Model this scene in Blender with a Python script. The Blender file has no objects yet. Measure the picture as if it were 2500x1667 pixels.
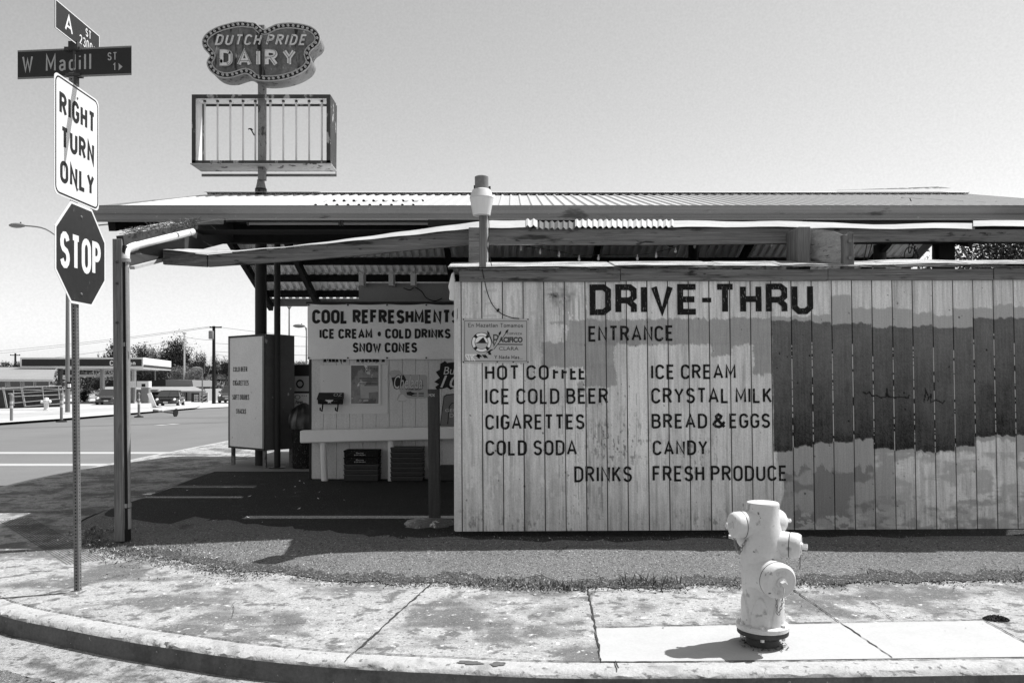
import bpy, bmesh, math, random
import numpy as np
from mathutils import Vector, Matrix
from mathutils.geometry import tessellate_polygon
sin, cos, pi = math.sin, math.cos, math.pi
R = math.radians
S = bpy.context.scene
COL = S.collection
random.seed(7)
rng = np.random.default_rng(11)

# ---------------------------------------------------------------- camera, sky, sun
F = 1944.0; CX = 1250.0; HY = 940.0; CZ = 1.58      # a level 28 mm camera, figures in pixels of a 2500 wide frame
cd = bpy.data.cameras.new('camera'); cam = bpy.data.objects.new('camera', cd); COL.objects.link(cam)
cam.location = (0, 0, CZ); cam.rotation_euler = (R(90), 0, 0)
cd.sensor_width = 36; cd.lens = 36*F/2500; cd.shift_y = (HY-833.5)/2500
cd.clip_start = .05; cd.clip_end = 3000
S.camera = cam
SUN = Vector((.54, .20, 1)).normalized()
W = bpy.data.worlds.new('World'); S.world = W; W.use_nodes = True
nt = W.node_tree; nt.nodes.clear()
sky = nt.nodes.new('ShaderNodeTexSky'); sky.sky_type = 'NISHITA'; sky.sun_disc = False
sky.sun_elevation = math.asin(SUN.z); sky.sun_rotation = math.atan2(SUN.x, SUN.y)
sky.air_density = 1.0; sky.dust_density = 1.0; sky.ozone_density = 1.0
bw = nt.nodes.new('ShaderNodeRGBToBW'); bgd = nt.nodes.new('ShaderNodeBackground'); wo = nt.nodes.new('ShaderNodeOutputWorld')
nt.links.new(sky.outputs[0], bw.inputs[0]); gm = nt.nodes.new('ShaderNodeGamma'); gm.inputs[1].default_value = .97; nt.links.new(bw.outputs[0], gm.inputs[0]); gtc = nt.nodes.new('ShaderNodeTexCoord'); gno = nt.nodes.new('ShaderNodeTexNoise'); gno.inputs['Scale'].default_value = 420; gno.inputs['Detail'].default_value = 1; nt.links.new(gtc.outputs['Generated'], gno.inputs[0])
gma = nt.nodes.new('ShaderNodeMath'); gma.operation = 'MULTIPLY_ADD'; nt.links.new(gno.outputs[0], gma.inputs[0]); gma.inputs[1].default_value = .16; gma.inputs[2].default_value = .92
gmx = nt.nodes.new('ShaderNodeMath'); gmx.operation = 'MULTIPLY'; nt.links.new(gm.outputs[0], gmx.inputs[0]); nt.links.new(gma.outputs[0], gmx.inputs[1]); nt.links.new(gmx.outputs[0], bgd.inputs[0]); nt.links.new(bgd.outputs[0], wo.inputs[0])
bgd.inputs[1].default_value = .15
sl = bpy.data.lights.new('sun', 'SUN'); sl.energy = 5.0; sl.angle = R(.53); sl.color = (1, 1, 1)
so = bpy.data.objects.new('sun', sl); COL.objects.link(so); so.rotation_euler = (-SUN).to_track_quat('-Z', 'Y').to_euler()
S.view_settings.view_transform = 'Standard'; S.view_settings.look = 'None'; S.view_settings.exposure = .5; S.view_settings.gamma = 1

# ---------------------------------------------------------------- helpers
def P(px, py, Y): return Vector(((px-CX)*Y/F, Y, CZ+(HY-py)*Y/F))
def G(px, py, z=0.0):
    Y = (CZ-z)*F/(py-HY); return Vector(((px-CX)*Y/F, Y, z))
_m = {}
def mat(name, v, rough=.8, metal=0, noise=(), grime=(), bump=None, spec=.15, wave=None):
    """grey procedural material; noise: (scale, amount, stretch xyz); grime: (scale, lo, hi, value, stretch)"""
    if name in _m: return _m[name]
    m = bpy.data.materials.new(name); m.use_nodes = True; n = m.node_tree; L = n.links
    b = n.nodes['Principled BSDF']; b.inputs['Roughness'].default_value = rough; b.inputs['Metallic'].default_value = metal
    b.inputs['Specular IOR Level'].default_value = spec
    tc = n.nodes.new('ShaderNodeTexCoord')
    def nz(scale, st=(1, 1, 1), detail=4):
        mp = n.nodes.new('ShaderNodeMapping'); mp.inputs['Scale'].default_value = st; L.new(tc.outputs['Object'], mp.inputs[0])
        t = n.nodes.new('ShaderNodeTexNoise'); t.inputs['Scale'].default_value = scale; t.inputs['Detail'].default_value = detail
        t.inputs['Roughness'].default_value = .6
        L.new(mp.outputs[0], t.inputs[0]); return t.outputs[0]
    def mth(op, a, c, clamp=False):
        q = n.nodes.new('ShaderNodeMath'); q.operation = op; q.use_clamp = clamp
        for i, x in enumerate((a, c)):
            if isinstance(x, (int, float)): q.inputs[i].default_value = x
            else: L.new(x, q.inputs[i])
        return q.outputs[0]
    cur = None
    if isinstance(v, str):
        at = n.nodes.new('ShaderNodeAttribute'); at.attribute_name = v; cur = at.outputs['Fac']
    else:
        vn = n.nodes.new('ShaderNodeValue'); vn.outputs[0].default_value = v; cur = vn.outputs[0]
    for g in grime:
        sc, lo, hi, val = g[:4]; st = g[4] if len(g) > 4 else (1, 1, 1)
        mr = n.nodes.new('ShaderNodeMapRange'); mr.inputs[1].default_value = lo; mr.inputs[2].default_value = hi
        mr.interpolation_type = 'SMOOTHSTEP'
        L.new(nz(sc, st, 6), mr.inputs[0])
        mx = n.nodes.new('ShaderNodeMix'); L.new(mr.outputs[0], mx.inputs[0]); L.new(cur, mx.inputs[2]); mx.inputs[3].default_value = val
        cur = mx.outputs[0]
    for g in noise:
        sc, am = g[:2]; st = g[2] if len(g) > 2 else (1, 1, 1)
        t = mth('SUBTRACT', nz(sc, st), .5); t = mth('MULTIPLY', t, 2*am); t = mth('ADD', t, 1); cur = mth('MULTIPLY', cur, t)
    cur = mth('MAXIMUM', cur, .004)
    cur = mth('MINIMUM', cur, .92)
    L.new(cur, b.inputs['Base Color'])
    if bump:
        bn = n.nodes.new('ShaderNodeBump'); bn.inputs['Strength'].default_value = bump[1]; bn.inputs['Distance'].default_value = bump[2] if len(bump) > 2 else .01
        L.new(nz(bump[0], bump[3] if len(bump) > 3 else (1, 1, 1), 5), bn.inputs['Height']); L.new(bn.outputs[0], b.inputs['Normal'])
    _m[name] = m; return m

def tag(o, label=None, cat=None, group=None, kind=None):
    if label: o['label'] = label
    if cat: o['category'] = cat
    if group: o['group'] = group
    if kind: o['kind'] = kind
    return o
def thing(name, label, cat, loc=(0, 0, 0), group=None):
    o = bpy.data.objects.new(name, None); COL.objects.link(o); o.location = loc; o.empty_display_size = .1
    return tag(o, label, cat, group)
def wl(o):
    v = Vector((0, 0, 0))
    while o is not None: v = v+Vector(o.location); o = o.parent
    return v
class MB:
    def __init__(s): s.v = []; s.f = []
    def add(s, vs, fs):
        b = len(s.v); s.v += [tuple(x) for x in vs]; s.f += [tuple(i+b for i in f) for f in fs]; return s
    def box(s, x0, x1, y0, y1, z0, z1):
        return s.add([(x, y, z) for z in (z0, z1) for y in (y0, y1) for x in (x0, x1)],
                     [(0, 2, 3, 1), (4, 5, 7, 6), (0, 1, 5, 4), (2, 6, 7, 3), (0, 4, 6, 2), (1, 3, 7, 5)])
    def cbox(s, c, sx, sy, sz, m=None):
        c = Vector(c); vs = [Vector((x*sx/2, y*sy/2, z*sz/2)) for z in (-1, 1) for y in (-1, 1) for x in (-1, 1)]
        if m is not None: vs = [m@v for v in vs]
        return s.add([c+v for v in vs], [(0, 2, 3, 1), (4, 5, 7, 6), (0, 1, 5, 4), (2, 6, 7, 3), (0, 4, 6, 2), (1, 3, 7, 5)])
    def bar(s, a, b, w, h, up=(0, 0, 1)):
        a = Vector(a); b = Vector(b); d = (b-a).normalized(); u = Vector(up)
        sx = d.cross(u)
        if sx.length < 1e-4: sx = d.cross(Vector((0, 1, 0)))
        sx.normalize(); u = sx.cross(d).normalized()
        vs = [p+sx*i*w/2+u*j*h/2 for p in (a, b) for i, j in ((-1, -1), (1, -1), (1, 1), (-1, 1))]
        return s.add(vs, [(0, 1, 2, 3), (7, 6, 5, 4), (0, 4, 5, 1), (1, 5, 6, 2), (2, 6, 7, 3), (3, 7, 4, 0)])
    def quad(s, a, b, c, d): return s.add([a, b, c, d], [(0, 1, 2, 3)])
    def tube(s, pts, r, n=10, caps=True):
        pts = [Vector(p) for p in pts]; N = len(pts); rs = r if isinstance(r, (list, tuple)) else [r]*N
        t0 = (pts[1]-pts[0]).normalized(); u = t0.orthogonal().normalized(); vs = []
        for i, p in enumerate(pts):
            t = (pts[min(i+1, N-1)]-pts[max(i-1, 0)]).normalized(); u = (u-t*u.dot(t)).normalized(); w = t.cross(u)
            vs += [p+(u*cos(2*pi*k/n)+w*sin(2*pi*k/n))*rs[i] for k in range(n)]
        fs = [(i*n+k, i*n+(k+1) % n, (i+1)*n+(k+1) % n, (i+1)*n+k) for i in range(N-1) for k in range(n)]
        if caps: fs += [tuple(reversed(range(n))), tuple((N-1)*n+k for k in range(n))]
        return s.add(vs, fs)
    def lathe(s, prof, o=(0, 0, 0), ax=(0, 0, 1), n=32, mod=None, ph=0):
        o = Vector(o); ax = Vector(ax).normalized(); u = ax.orthogonal().normalized() if abs(ax.z) < .999 else Vector((1, 0, 0)); w = ax.cross(u)
        vs = []
        for r, h in prof:
            for k in range(n):
                a = 2*pi*k/n+ph; rr = r*(mod(a, h) if mod else 1); vs.append(o+ax*h+(u*cos(a)+w*sin(a))*rr)
        m = len(prof)
        fs = [(i*n+k, i*n+(k+1) % n, (i+1)*n+(k+1) % n, (i+1)*n+k) for i in range(m-1) for k in range(n)]
        if prof[0][0] > 1e-4: fs.append(tuple(reversed(range(n))))
        if prof[-1][0] > 1e-4: fs.append(tuple((m-1)*n+k for k in range(n)))
        return s.add(vs, fs)
    def ngon(s, pts):
        pts = [Vector(p) for p in pts]; tr = tessellate_polygon([pts]); return s.add(pts, tr)
    def prism(s, pts, off):
        """closed polygon (3d points) swept by vector off"""
        pts = [Vector(p) for p in pts]; off = Vector(off); n = len(pts); tr = tessellate_polygon([pts])
        return s.add(pts+[p+off for p in pts], [tuple(t) for t in tr]+[tuple(reversed([i+n for i in t])) for t in tr]+[(i, (i+1) % n, (i+1) % n+n, i+n) for i in range(n)])
    def build(s, name, m, parent=None, smooth=False, label=None, cat=None, group=None, kind=None, bev=0, fix=True):
        me = bpy.data.meshes.new(name); o = bpy.data.objects.new(name, me); COL.objects.link(o)
        off = Vector((0, 0, 0))
        if parent is not None: o.parent = parent; off = wl(parent)
        elif cat: off = Vector(s.v[0]); o.location = off
        me.from_pydata([(x-off.x, y-off.y, z-off.z) for x, y, z in s.v], [], s.f); me.update()
        if fix or bev:
            bm = bmesh.new(); bm.from_mesh(me)
            if fix: bmesh.ops.recalc_face_normals(bm, faces=bm.faces)
            if bev: bmesh.ops.bevel(bm, geom=[e for e in bm.edges if len(e.link_faces) == 2 and e.calc_face_angle(0) > .5], offset=bev, segments=1, affect='EDGES')
            bm.to_mesh(me); bm.free()
        if smooth:
            me.polygons.foreach_set('use_smooth', [True]*len(me.polygons))
            try: me.set_sharp_from_angle(angle=R(35))
            except Exception: pass
        me.materials.append(m)
        return tag(o, label, cat, group, kind)
def copy_thing(o, parent=None):
    c = o.copy(); COL.objects.link(c); c.parent = parent
    for ch in list(o.children): copy_thing(ch, c)
    return c

# ---- 2D lettering: stroke glyphs ----
def arc(cx, cy, rx, ry, a0, a1, n=8):
    return [(cx+rx*cos(R(a0+(a1-a0)*i/n)), cy+ry*sin(R(a0+(a1-a0)*i/n))) for i in range(n+1)]
GL = {
'A': (.58, [[(0, 0), (.29, 1), (.58, 0)], [(.1, .3), (.48, .3)]]),
'B': (.5, [[(0, 0), (0, 1), (.27, 1)]+arc(.27, .77, .19, .23, 90, -90)+[(0, .54)], [(.2, .54)]+arc(.25, .27, .25, .27, 90, -90)+[(0, 0)]]),
'C': (.5, [arc(.25, .74, .25, .26, 10, 180)+arc(.25, .26, .25, .26, 180, 350)]),
'D': (.5, [[(0, 0), (0, 1), (.2, 1)]+arc(.2, .7, .3, .3, 90, 0)+arc(.2, .3, .3, .3, 0, -90)+[(0, 0)]]),
'E': (.42, [[(.42, 1), (0, 1), (0, 0), (.42, 0)], [(0, .52), (.36, .52)]]),
'F': (.42, [[(.42, 1), (0, 1), (0, 0)], [(0, .52), (.36, .52)]]),
'G': (.5, [arc(.25, .74, .25, .26, 10, 180)+arc(.25, .26, .25, .26, 180, 360)+[(.5, .46), (.28, .46)]]),
'H': (.48, [[(0, 0), (0, 1)], [(.48, 0), (.48, 1)], [(0, .52), (.48, .52)]]),
'I': (.0, [[(0, 0), (0, 1)]]),
'K': (.48, [[(0, 0), (0, 1)], [(.46, 1), (0, .38)], [(.16, .58), (.48, 0)]]),
'L': (.4, [[(0, 1), (0, 0), (.4, 0)]]),
'M': (.6, [[(0, 0), (0, 1), (.3, .25), (.6, 1), (.6, 0)]]),
'N': (.5, [[(0, 0), (0, 1), (.5, 0), (.5, 1)]]),
'O': (.52, [arc(.26, .74, .26, .26, 0, 180)+arc(.26, .26, .26, .26, 180, 360)+[(.52, .74)]]),
'P': (.48, [[(0, 0), (0, 1), (.24, 1)]+arc(.24, .75, .24, .25, 90, -90)+[(0, .5)]]),
'R': (.5, [[(0, 0), (0, 1), (.24, 1)]+arc(.24, .76, .24, .24, 90, -90)+[(0, .52)], [(.24, .5), (.5, 0)]]),
'S': (.48, [arc(.24, .75, .23, .25, 15, 270)+arc(.24, .25, .24, .25, 90, -165)]),
'T': (.48, [[(0, 1), (.48, 1)], [(.24, 1), (.24, 0)]]),
'U': (.5, [[(0, 1)]+arc(.25, .26, .25, .26, 180, 360)+[(.5, 1)]]),
'V': (.54, [[(0, 1), (.27, 0), (.54, 1)]]),
'W': (.76, [[(0, 1), (.2, 0), (.38, .8), (.56, 0), (.76, 1)]]),
'Y': (.52, [[(0, 1), (.26, .48), (.52, 1)], [(.26, .48), (.26, 0)]]),
'Z': (.46, [[(0, 1), (.46, 1), (0, 0), (.46, 0)]]),
'1': (.16, [[(0, .8), (.16, 1), (.16, 0)]]),
'2': (.46, [arc(.23, .75, .23, .25, 165, -25)+[(0, 0), (.46, 0)]]),
'3': (.46, [arc(.22, .76, .21, .24, 160, -90), arc(.22, .26, .24, .26, 90, -160)]),
'0': (.46, [arc(.23, .74, .23, .26, 0, 180)+arc(.23, .26, .23, .26, 180, 360)+[(.46, .74)]]),
'&': (.6, [[(.6, 0), (.16, .66), (.14, .85), (.27, 1), (.42, .86), (.38, .7), (.08, .42), (0, .22), (.12, .04), (.3, 0), (.48, .12), (.6, .42)]]),
'-': (.3, [[(0, .48), (.3, .48)]]),
'.': (.0, [[(0, 0), (0, .03)]]),
'>': (.2, [[(.02, .2), (.2, .5), (.02, .8)]]),
'a': (.34, [arc(.17, .46, .17, .17, 160, 0, 7)+[(.34, 0)], [(.34, .36)]+arc(.15, .17, .15, .17, 90, 270, 8)+[(.34, .1)]]),
'd': (.36, [[(.36, 1), (.36, 0)], [(.36, .56)]+arc(.17, .44, .17, .18, 80, 180, 5)+arc(.17, .18, .17, .18, 180, 280, 5)+[(.36, .06)]]),
'n': (.34, [[(0, 0), (0, .62)], [(0, .4)]+arc(.17, .44, .17, .18, 170, 0, 6)+[(.34, 0)]]),
'm': (.56, [[(0, 0), (0, .62)], [(0, .42)]+arc(.14, .47, .14, .15, 170, 0, 5)+[(.28, 0)], [(.28, .42)]+arc(.42, .47, .14, .15, 170, 0, 5)+[(.56, 0)]]),
'o': (.36, [arc(.18, .44, .18, .18, 0, 180, 6)+arc(.18, .18, .18, .18, 180, 360, 6)+[(.36, .44)]]),
'z': (.3, [[(0, .62), (.3, .62), (0, 0), (.3, 0)]]),
't': (.2, [[(.08, .85), (.08, .1), (.2, 0)], [(0, .6), (.2, .6)]]),
's': (.3, [arc(.15, .47, .14, .15, 20, 270, 6)+arc(.15, .16, .15, .16, 90, -160, 6)]),
'h': (.34, [[(0, 0), (0, 1)], [(0, .4)]+arc(.17, .44, .17, .18, 170, 0, 6)+[(.34, 0)]]),
'e': (.34, [[(.02, .32), (.34, .32)]+arc(.17, .42, .17, .2, 0, 180, 6)+arc(.17, .19, .17, .19, 180, 330, 6)]),
'v': (.34, [[(0, .62), (.17, 0), (.34, .62)]]),
'r': (.2, [[(0, 0), (0, .62)], [(0, .4), (.08, .58), (.2, .6)]]),
'i': (.0, [[(0, 0), (0, .62)], [(0, .82), (0, .9)]]),
'l': (.0, [[(0, 0), (0, 1)]]),
}
OCT = {
'D': (.6, [[(0, 0), (0, 1), (.42, 1), (.6, .86), (.6, .14), (.42, 0), (0, 0)]]),
'R': (.6, [[(0, 0), (0, 1), (.45, 1), (.6, .88), (.6, .6), (.45, .47), (0, .47)], [(.38, .46), (.6, .25), (.6, 0)]]),
'U': (.6, [[(0, 1), (0, .16), (.17, 0), (.43, 0), (.6, .16), (.6, 1)]]),
}
def ribbon(mb, pts, t, mp, d, closed=False):
    p = [Vector((a, b)) for a, b in pts]
    q = [p[0]]
    for x in p[1:]:
        if (x-q[-1]).length > t*.05: q.append(x)
    p = q
    if (p[0]-p[-1]).length < t*.2 and len(p) > 3: closed = True; p = p[:-1]
    N = len(p)
    if N < 2: p = [p[0], p[0]+Vector((0, t*.9))]; N = 2
    Lf = []; Rt = []
    for i in range(N):
        a = p[(i-1) % N] if (closed or i > 0) else None
        c = p[(i+1) % N] if (closed or i < N-1) else None
        d1 = (p[i]-a).normalized() if a is not None else None
        d2 = (c-p[i]).normalized() if c is not None else None
        if d1 is None: d1 = d2
        if d2 is None: d2 = d1
        n1 = Vector((-d1.y, d1.x)); n2 = Vector((-d2.y, d2.x)); m = n1+n2
        if m.length < .05: m = n1
        m.normalize(); k = 1/max(m.dot(n1), .38 if t < 4 or t > 30 or N > 9 else .62)
        Lf.append(p[i]+m*k*t/2); Rt.append(p[i]-m*k*t/2)
    vs = [mp(v.x, v.y, d+.00006*(i % N)) for i, v in enumerate(Lf+Rt)]
    M = N if closed else N-1
    mb.add(vs, [(i, N+i, N+(i+1) % N, (i+1) % N) for i in range(M)])
def strokes(mb, text, u0, u1, v0, v1, t, mp, d=.002, gap=.17, space=.32, italic=0, glyphs=None, jit=0, serif=False):
    """text in the box u0..u1, v0 (foot) .. v1 (head); t = stroke width in the same unit"""
    H = abs(v1-v0); sg = 1 if v1 > v0 else -1; tw = t/H
    gs = []; x = 0
    for ch in text:
        if ch == ' ': x += space; continue
        g = (glyphs or {}).get(ch) or GL[ch]; gs.append((x, g)); x += g[0]+gap+tw
    tot = x-gap; sx = (abs(u1-u0)-t)/max(tot-tw, .01)
    k = 0
    for x, (w, sts) in gs:
        jx = random.uniform(-jit, jit); jy = random.uniform(-jit, jit)
        for st in sts:
            pts = [((x+a)*sx+u0+t/2+jx+italic*b*H, v0+sg*(t/2+b*(H-t)+jy)) for a, b in st]
            ribbon(mb, pts, t, mp, d+.00035*(k % 3)); k += 1
            if serif and len(st) < 6:
                for e in (pts[0], pts[-1]): ribbon(mb, [(e[0]-t*.9, e[1]), (e[0]+t*.9, e[1])], t*.4, mp, d+.0013)
def btext(mb, text, u0, u1, v0, v1, mp, d=.002, bold=0, shear=0, depth=0):
    c = bpy.data.curves.new('txt', 'FONT'); c.body = text; c.size = 1; c.offset = bold; c.shear = shear; c.resolution_u = 3
    o = bpy.data.objects.new('txt', c); COL.objects.link(o)
    dg = bpy.context.evaluated_depsgraph_get(); e = o.evaluated_get(dg); me = e.to_mesh()
    vs = [v.co.copy() for v in me.vertices]; fs = [tuple(p.vertices) for p in me.polygons]; e.to_mesh_clear()
    COL.objects.unlink(o); bpy.data.objects.remove(o); bpy.data.curves.remove(c)
    x0 = min(v.x for v in vs); x1 = max(v.x for v in vs); y0 = min(v.y for v in vs); y1 = max(v.y for v in vs)
    mb.add([mp(u0+(v.x-x0)/(x1-x0)*(u1-u0), v0+(v.y-y0)/(y1-y0)*(v1-v0), d) for v in vs], fs)
def plane_px(Y):                       # pixels on a frontal plane standing at distance Y, d metres proud of it
    return lambda px, py, d=0: Vector(((px-CX)*Y/F, Y-d, CZ+(HY-py)*Y/F))
def frame3(o, U, V, N): 
    o, U, V, N = map(Vector, (o, U, V, N)); return lambda u, v, d=0: o+U*u+V*v+N*d

def vnoise(x, y, seed=0):
    """smooth value noise on numpy arrays"""
    r = np.random.default_rng(seed).random((256, 256))
    xi = np.floor(x).astype(int); yi = np.floor(y).astype(int); fx = x-xi; fy = y-yi
    fx = fx*fx*(3-2*fx); fy = fy*fy*(3-2*fy)
    a = r[xi % 256, yi % 256]; b = r[(xi+1) % 256, yi % 256]; c = r[xi % 256, (yi+1) % 256]; d = r[(xi+1) % 256, (yi+1) % 256]
    return (a*(1-fx)+b*fx)*(1-fy)+(c*(1-fx)+d*fx)*fy
def fbm(x, y, seed=0, o=4):
    s = 0; a = .5; t = 0
    for i in range(o): s = s+a*vnoise(x*2**i+i*17.3, y*2**i+i*9.1, seed+i); t += a; a *= .55
    return s/t

# ---------------------------------------------------------------- materials
M_conc = mat('old_concrete', .33, .9, noise=((2.2, .25), (9, .3), (40, .6), (110, .6)), grime=((1.25, .47, .60, .13), (6, .52, .62, .13), (30, .56, .66, .10), (13, .60, .70, .55), (45, .62, .7, .6)), bump=(60, .7, .012))
M_conc_new = mat('new_concrete', .39, .9, noise=((2, .1), (60, .12), (9, .08)), grime=((18, .70, .74, .2),), bump=(120, .15, .004))
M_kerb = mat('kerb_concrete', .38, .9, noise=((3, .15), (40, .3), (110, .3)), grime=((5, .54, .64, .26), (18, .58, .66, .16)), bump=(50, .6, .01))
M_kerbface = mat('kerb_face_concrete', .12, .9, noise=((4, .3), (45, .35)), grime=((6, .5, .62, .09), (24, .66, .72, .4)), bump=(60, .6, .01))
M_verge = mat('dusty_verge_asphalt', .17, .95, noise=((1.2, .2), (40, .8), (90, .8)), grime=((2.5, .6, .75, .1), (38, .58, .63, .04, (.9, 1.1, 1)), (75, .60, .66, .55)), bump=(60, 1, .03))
M_asph_lot = mat('lot_asphalt', .045, .95, noise=((1.2, .2), (40, .8), (90, .8)), grime=((2.5, .6, .75, .1), (38, .54, .6, .03, (.9, 1.1, 1)), (75, .64, .7, .4)), bump=(60, 1, .03))  # base tone darkened below the verge's to deepen the shade under the canopy
M_asph_road = mat('road_asphalt', .15, .95, noise=((.25, .25, (1, .4, 1)), (40, .2), (2, .1, (.3, 1, 1))), bump=(80, .3, .01))
M_gutter = mat('gutter_concrete', .3, .95, noise=((3, .3), (35, .6), (100, .6)), grime=((2.6, .46, .6, .1), (14, .54, .64, .12), (30, .62, .68, .05)), bump=(60, .9, .015))
M_far_conc = mat('far_concrete', .4, .9, noise=((.3, .15), (3, .15)))
M_paint_line = mat('road_paint', .36, .8, noise=((6, .1),))
M_crack = mat('joint_dirt', .045, 1, noise=((20, .6),))
M_wood = mat('weathered_wood', .17, .85, noise=((5, .6, (.25, 1, 6)), (20, .8, (.08, 1, 6)), (60, .5, (.1, 1, 3))), grime=((3, .55, .66, .05, (.5, 1, 3)), (9, .62, .68, .04, (.5, 1, 2)), (7, .64, .72, .4, (.12, 1, 7))), bump=(26, .9, .01, (.1, 1, 5)))
M_wood_v = mat('weathered_post_wood', .16, .85, noise=((7, .8, (5, 5, .3)), (26, .8, (4, 4, .12))), grime=((4, .6, .68, .07, (2, 2, .5)),), bump=(26, .9, .01, (5, 5, .1)))
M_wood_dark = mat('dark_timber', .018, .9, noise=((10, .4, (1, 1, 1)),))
M_ply = mat('bleached_plywood', .36, .9, noise=((3, .3, (1, .4, 1)), (30, .3)), bump=(40, .3, .004))
M_shingle = mat('splintered_plywood', .5, .95, noise=((18, .7, (.15, 1, 8)), (50, .6, (.15, 1, 10))), grime=((16, .5, .56, .05, (.12, 1, 8)),), bump=(40, 1, .02, (.1, 1, 6)))
M_roof = mat('galvanised_roof', .44, .45, .0, noise=((1.5, .06), (12, .08, (1, .2, 1)), (40, .06)), spec=.5)
M_roof_in = mat('roof_underside', .88, .6, noise=((2, .15), (30, .1)))
M_fascia = mat('painted_gutter', .22, .6, noise=((1.2, .15), (6, .35, (.04, 1, 8)), (40, .15)), grime=((3, .62, .72, .09, (.5, 1, 2)), (16, .66, .7, .35)))
M_siding = mat('painted_siding', 'paint', .85, noise=((70, .25), (150, .3), (9, .25, (8, 1, .35))), bump=(60, .35, .004, (2, 1, .3)))
M_black = mat('black_sign_paint', .012, .8, noise=((30, .5), (9, .4)), grime=((70, .60, .68, .22, (1.5, 1, .35)), (5, .66, .74, .06)))
M_white = mat('white_paint', .8, .55, noise=((3, .04), (40, .04)))
M_whitesheet = mat('reflective_white', .66, .4, noise=((5, .03),))
M_signdark = mat('dark_sign_sheet', .03, .5, noise=((6, .25), (30, .2)), grime=((9, .66, .75, .12),))
M_signgreen = mat('street_sign_sheet', .03, .5, noise=((10, .2),))
M_signgrey = mat('faded_white_letters', .38, .5)
M_galv = mat('galvanised_steel', .17, .5, .3, noise=((12, .3), (60, .2)), grime=((9, .62, .7, .16),))
M_dark = mat('dark_hole', .008, 1)
M_pole = mat('dark_painted_pole', .032, .5, noise=((6, .2),))
M_rust = mat('rusty_painted_steel', .2, .7, noise=((8, .25, (1, 1, .4)), (40, .3)), grime=((7, .56, .62, .06, (1, 1, .6)), (22, .62, .66, .05)), bump=(30, .4, .004))
M_rustdark = mat('dark_rusty_steel', .05, .7, noise=((8, .4, (1, 1, .4)), (40, .3)), grime=((7, .56, .62, .3, (1, 1, .5)),), bump=(30, .4, .004))
M_tube = mat('fluorescent_glass', .66, .25, noise=((6, .05),))
M_mart = mat('mart_siding_paint', .66, .85, noise=((2, .1), (40, .3), (110, .3), (5, .15, (5, 1, .4))), grime=((30, .74, .78, .1),))
M_banner = mat('vinyl_banner', .9, .6, noise=((3, .07), (30, .06)), bump=(5, .5, .02))
M_bannerink = mat('banner_ink', .025, .6, noise=((40, .9, (1, 1, 4)),), grime=((14, .62, .66, .12, (3, 1, 1)),))
M_ink = mat('ink', .02, .6)
M_midgrey = mat('mid_grey_print', .2, .6, noise=((20, .1),))
M_lightgrey = mat('light_grey_print', .45, .6, noise=((20, .06),))
M_hyd = mat('hydrant_enamel', .58, .42, noise=((4, .1), (60, .12)), grime=((9, .60, .68, .3), (26, .66, .70, .12)), bump=(70, .3, .004), spec=.45)
M_iron = mat('dark_iron', .06, .7, noise=((25, .5),), bump=(50, .5, .005))
M_crate = mat('dark_crate_plastic', .05, .6, noise=((20, .4),))
M_leaf = mat('tree_leaves', .035, .8, noise=((.5, .6), (3, .7)))
M_leafpale = mat('pale_tree_leaves', .16, .8, noise=((.9, .4), (6, .5)))
M_bark = mat('bark', .1, .9, noise=((9, .4, (2, 2, .3)),))
M_grass = mat('dry_weeds', .13, .9, noise=((14, .9),), grime=((40, .55, .6, .5),))
M_hill = mat('hillside_scrub', .13, 1, noise=((.08, .5), (.4, .6), (1.6, .6)), grime=((.12, .55, .62, .3),))
M_glass = mat('dark_glass', .03, .12, spec=.8)
M_car = mat('dark_car_paint', .03, .22, spec=.7)
M_car2 = mat('charcoal_car_paint', .06, .25, spec=.7)
M_carlight = mat('pale_car_paint', .45, .3, spec=.6)
M_tyre = mat('tyre_rubber', .02, .9)
M_rim = mat('wheel_alloy', .45, .35, .4)
M_lamp = mat('headlamp_glass', .75, .15, spec=.8)
# ================================================================ THE SETTING
def cat_rom(p, n=8, closed=False):
    p = [Vector(q) for q in p]; out = []
    for i in range(len(p)-1):
        a = p[max(i-1, 0)]; b = p[i]; c = p[i+1]; d = p[min(i+2, len(p)-1)]
        for k in range(n):
            t = k/n; out.append(.5*((2*b)+(c-a)*t+(2*a-5*b+4*c-d)*t*t+(3*b-a-3*c+d)*t**3))
    out.append(p[-1]); return out
def sheet(name, pts, z, m, kind='structure'):
    mb = MB(); mb.ngon([(p[0], p[1], z) for p in pts]); o = mb.build(name, m, kind=kind, fix=False)
    return o
def decal(mb, pts, z):      # flat polygon into an existing builder
    mb.ngon([(p[0], p[1], z) for p in pts])
KB = [(-8, 90), (-8, 40), (-8, 24), (-8, 16), (-7.93, 13), (-7.45, 10.9), (-6.5, 9.1), (-5.25, 7.4), (-4.4, 6.52), (-3.828, 5.953), (-3.4, 5.66), (-3.03, 5.475), (-2.418, 5.188),
      (-2.017, 5.027), (-1.59, 4.868), (-.994, 4.711), (-.405, 4.626), (.349, 4.545), (1.6, 4.56), (2.98, 4.61), (6, 4.72), (14, 5.0)]
kb = cat_rom([(a, b, 0) for a, b in KB], 18)
def offset(pts, d):
    out = []
    for i, p in enumerate(pts):
        t = (pts[min(i+1, len(pts)-1)]-pts[max(i-1, 0)]).normalized(); out.append(p+Vector((t.y, -t.x, 0))*d)
    return out
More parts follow.
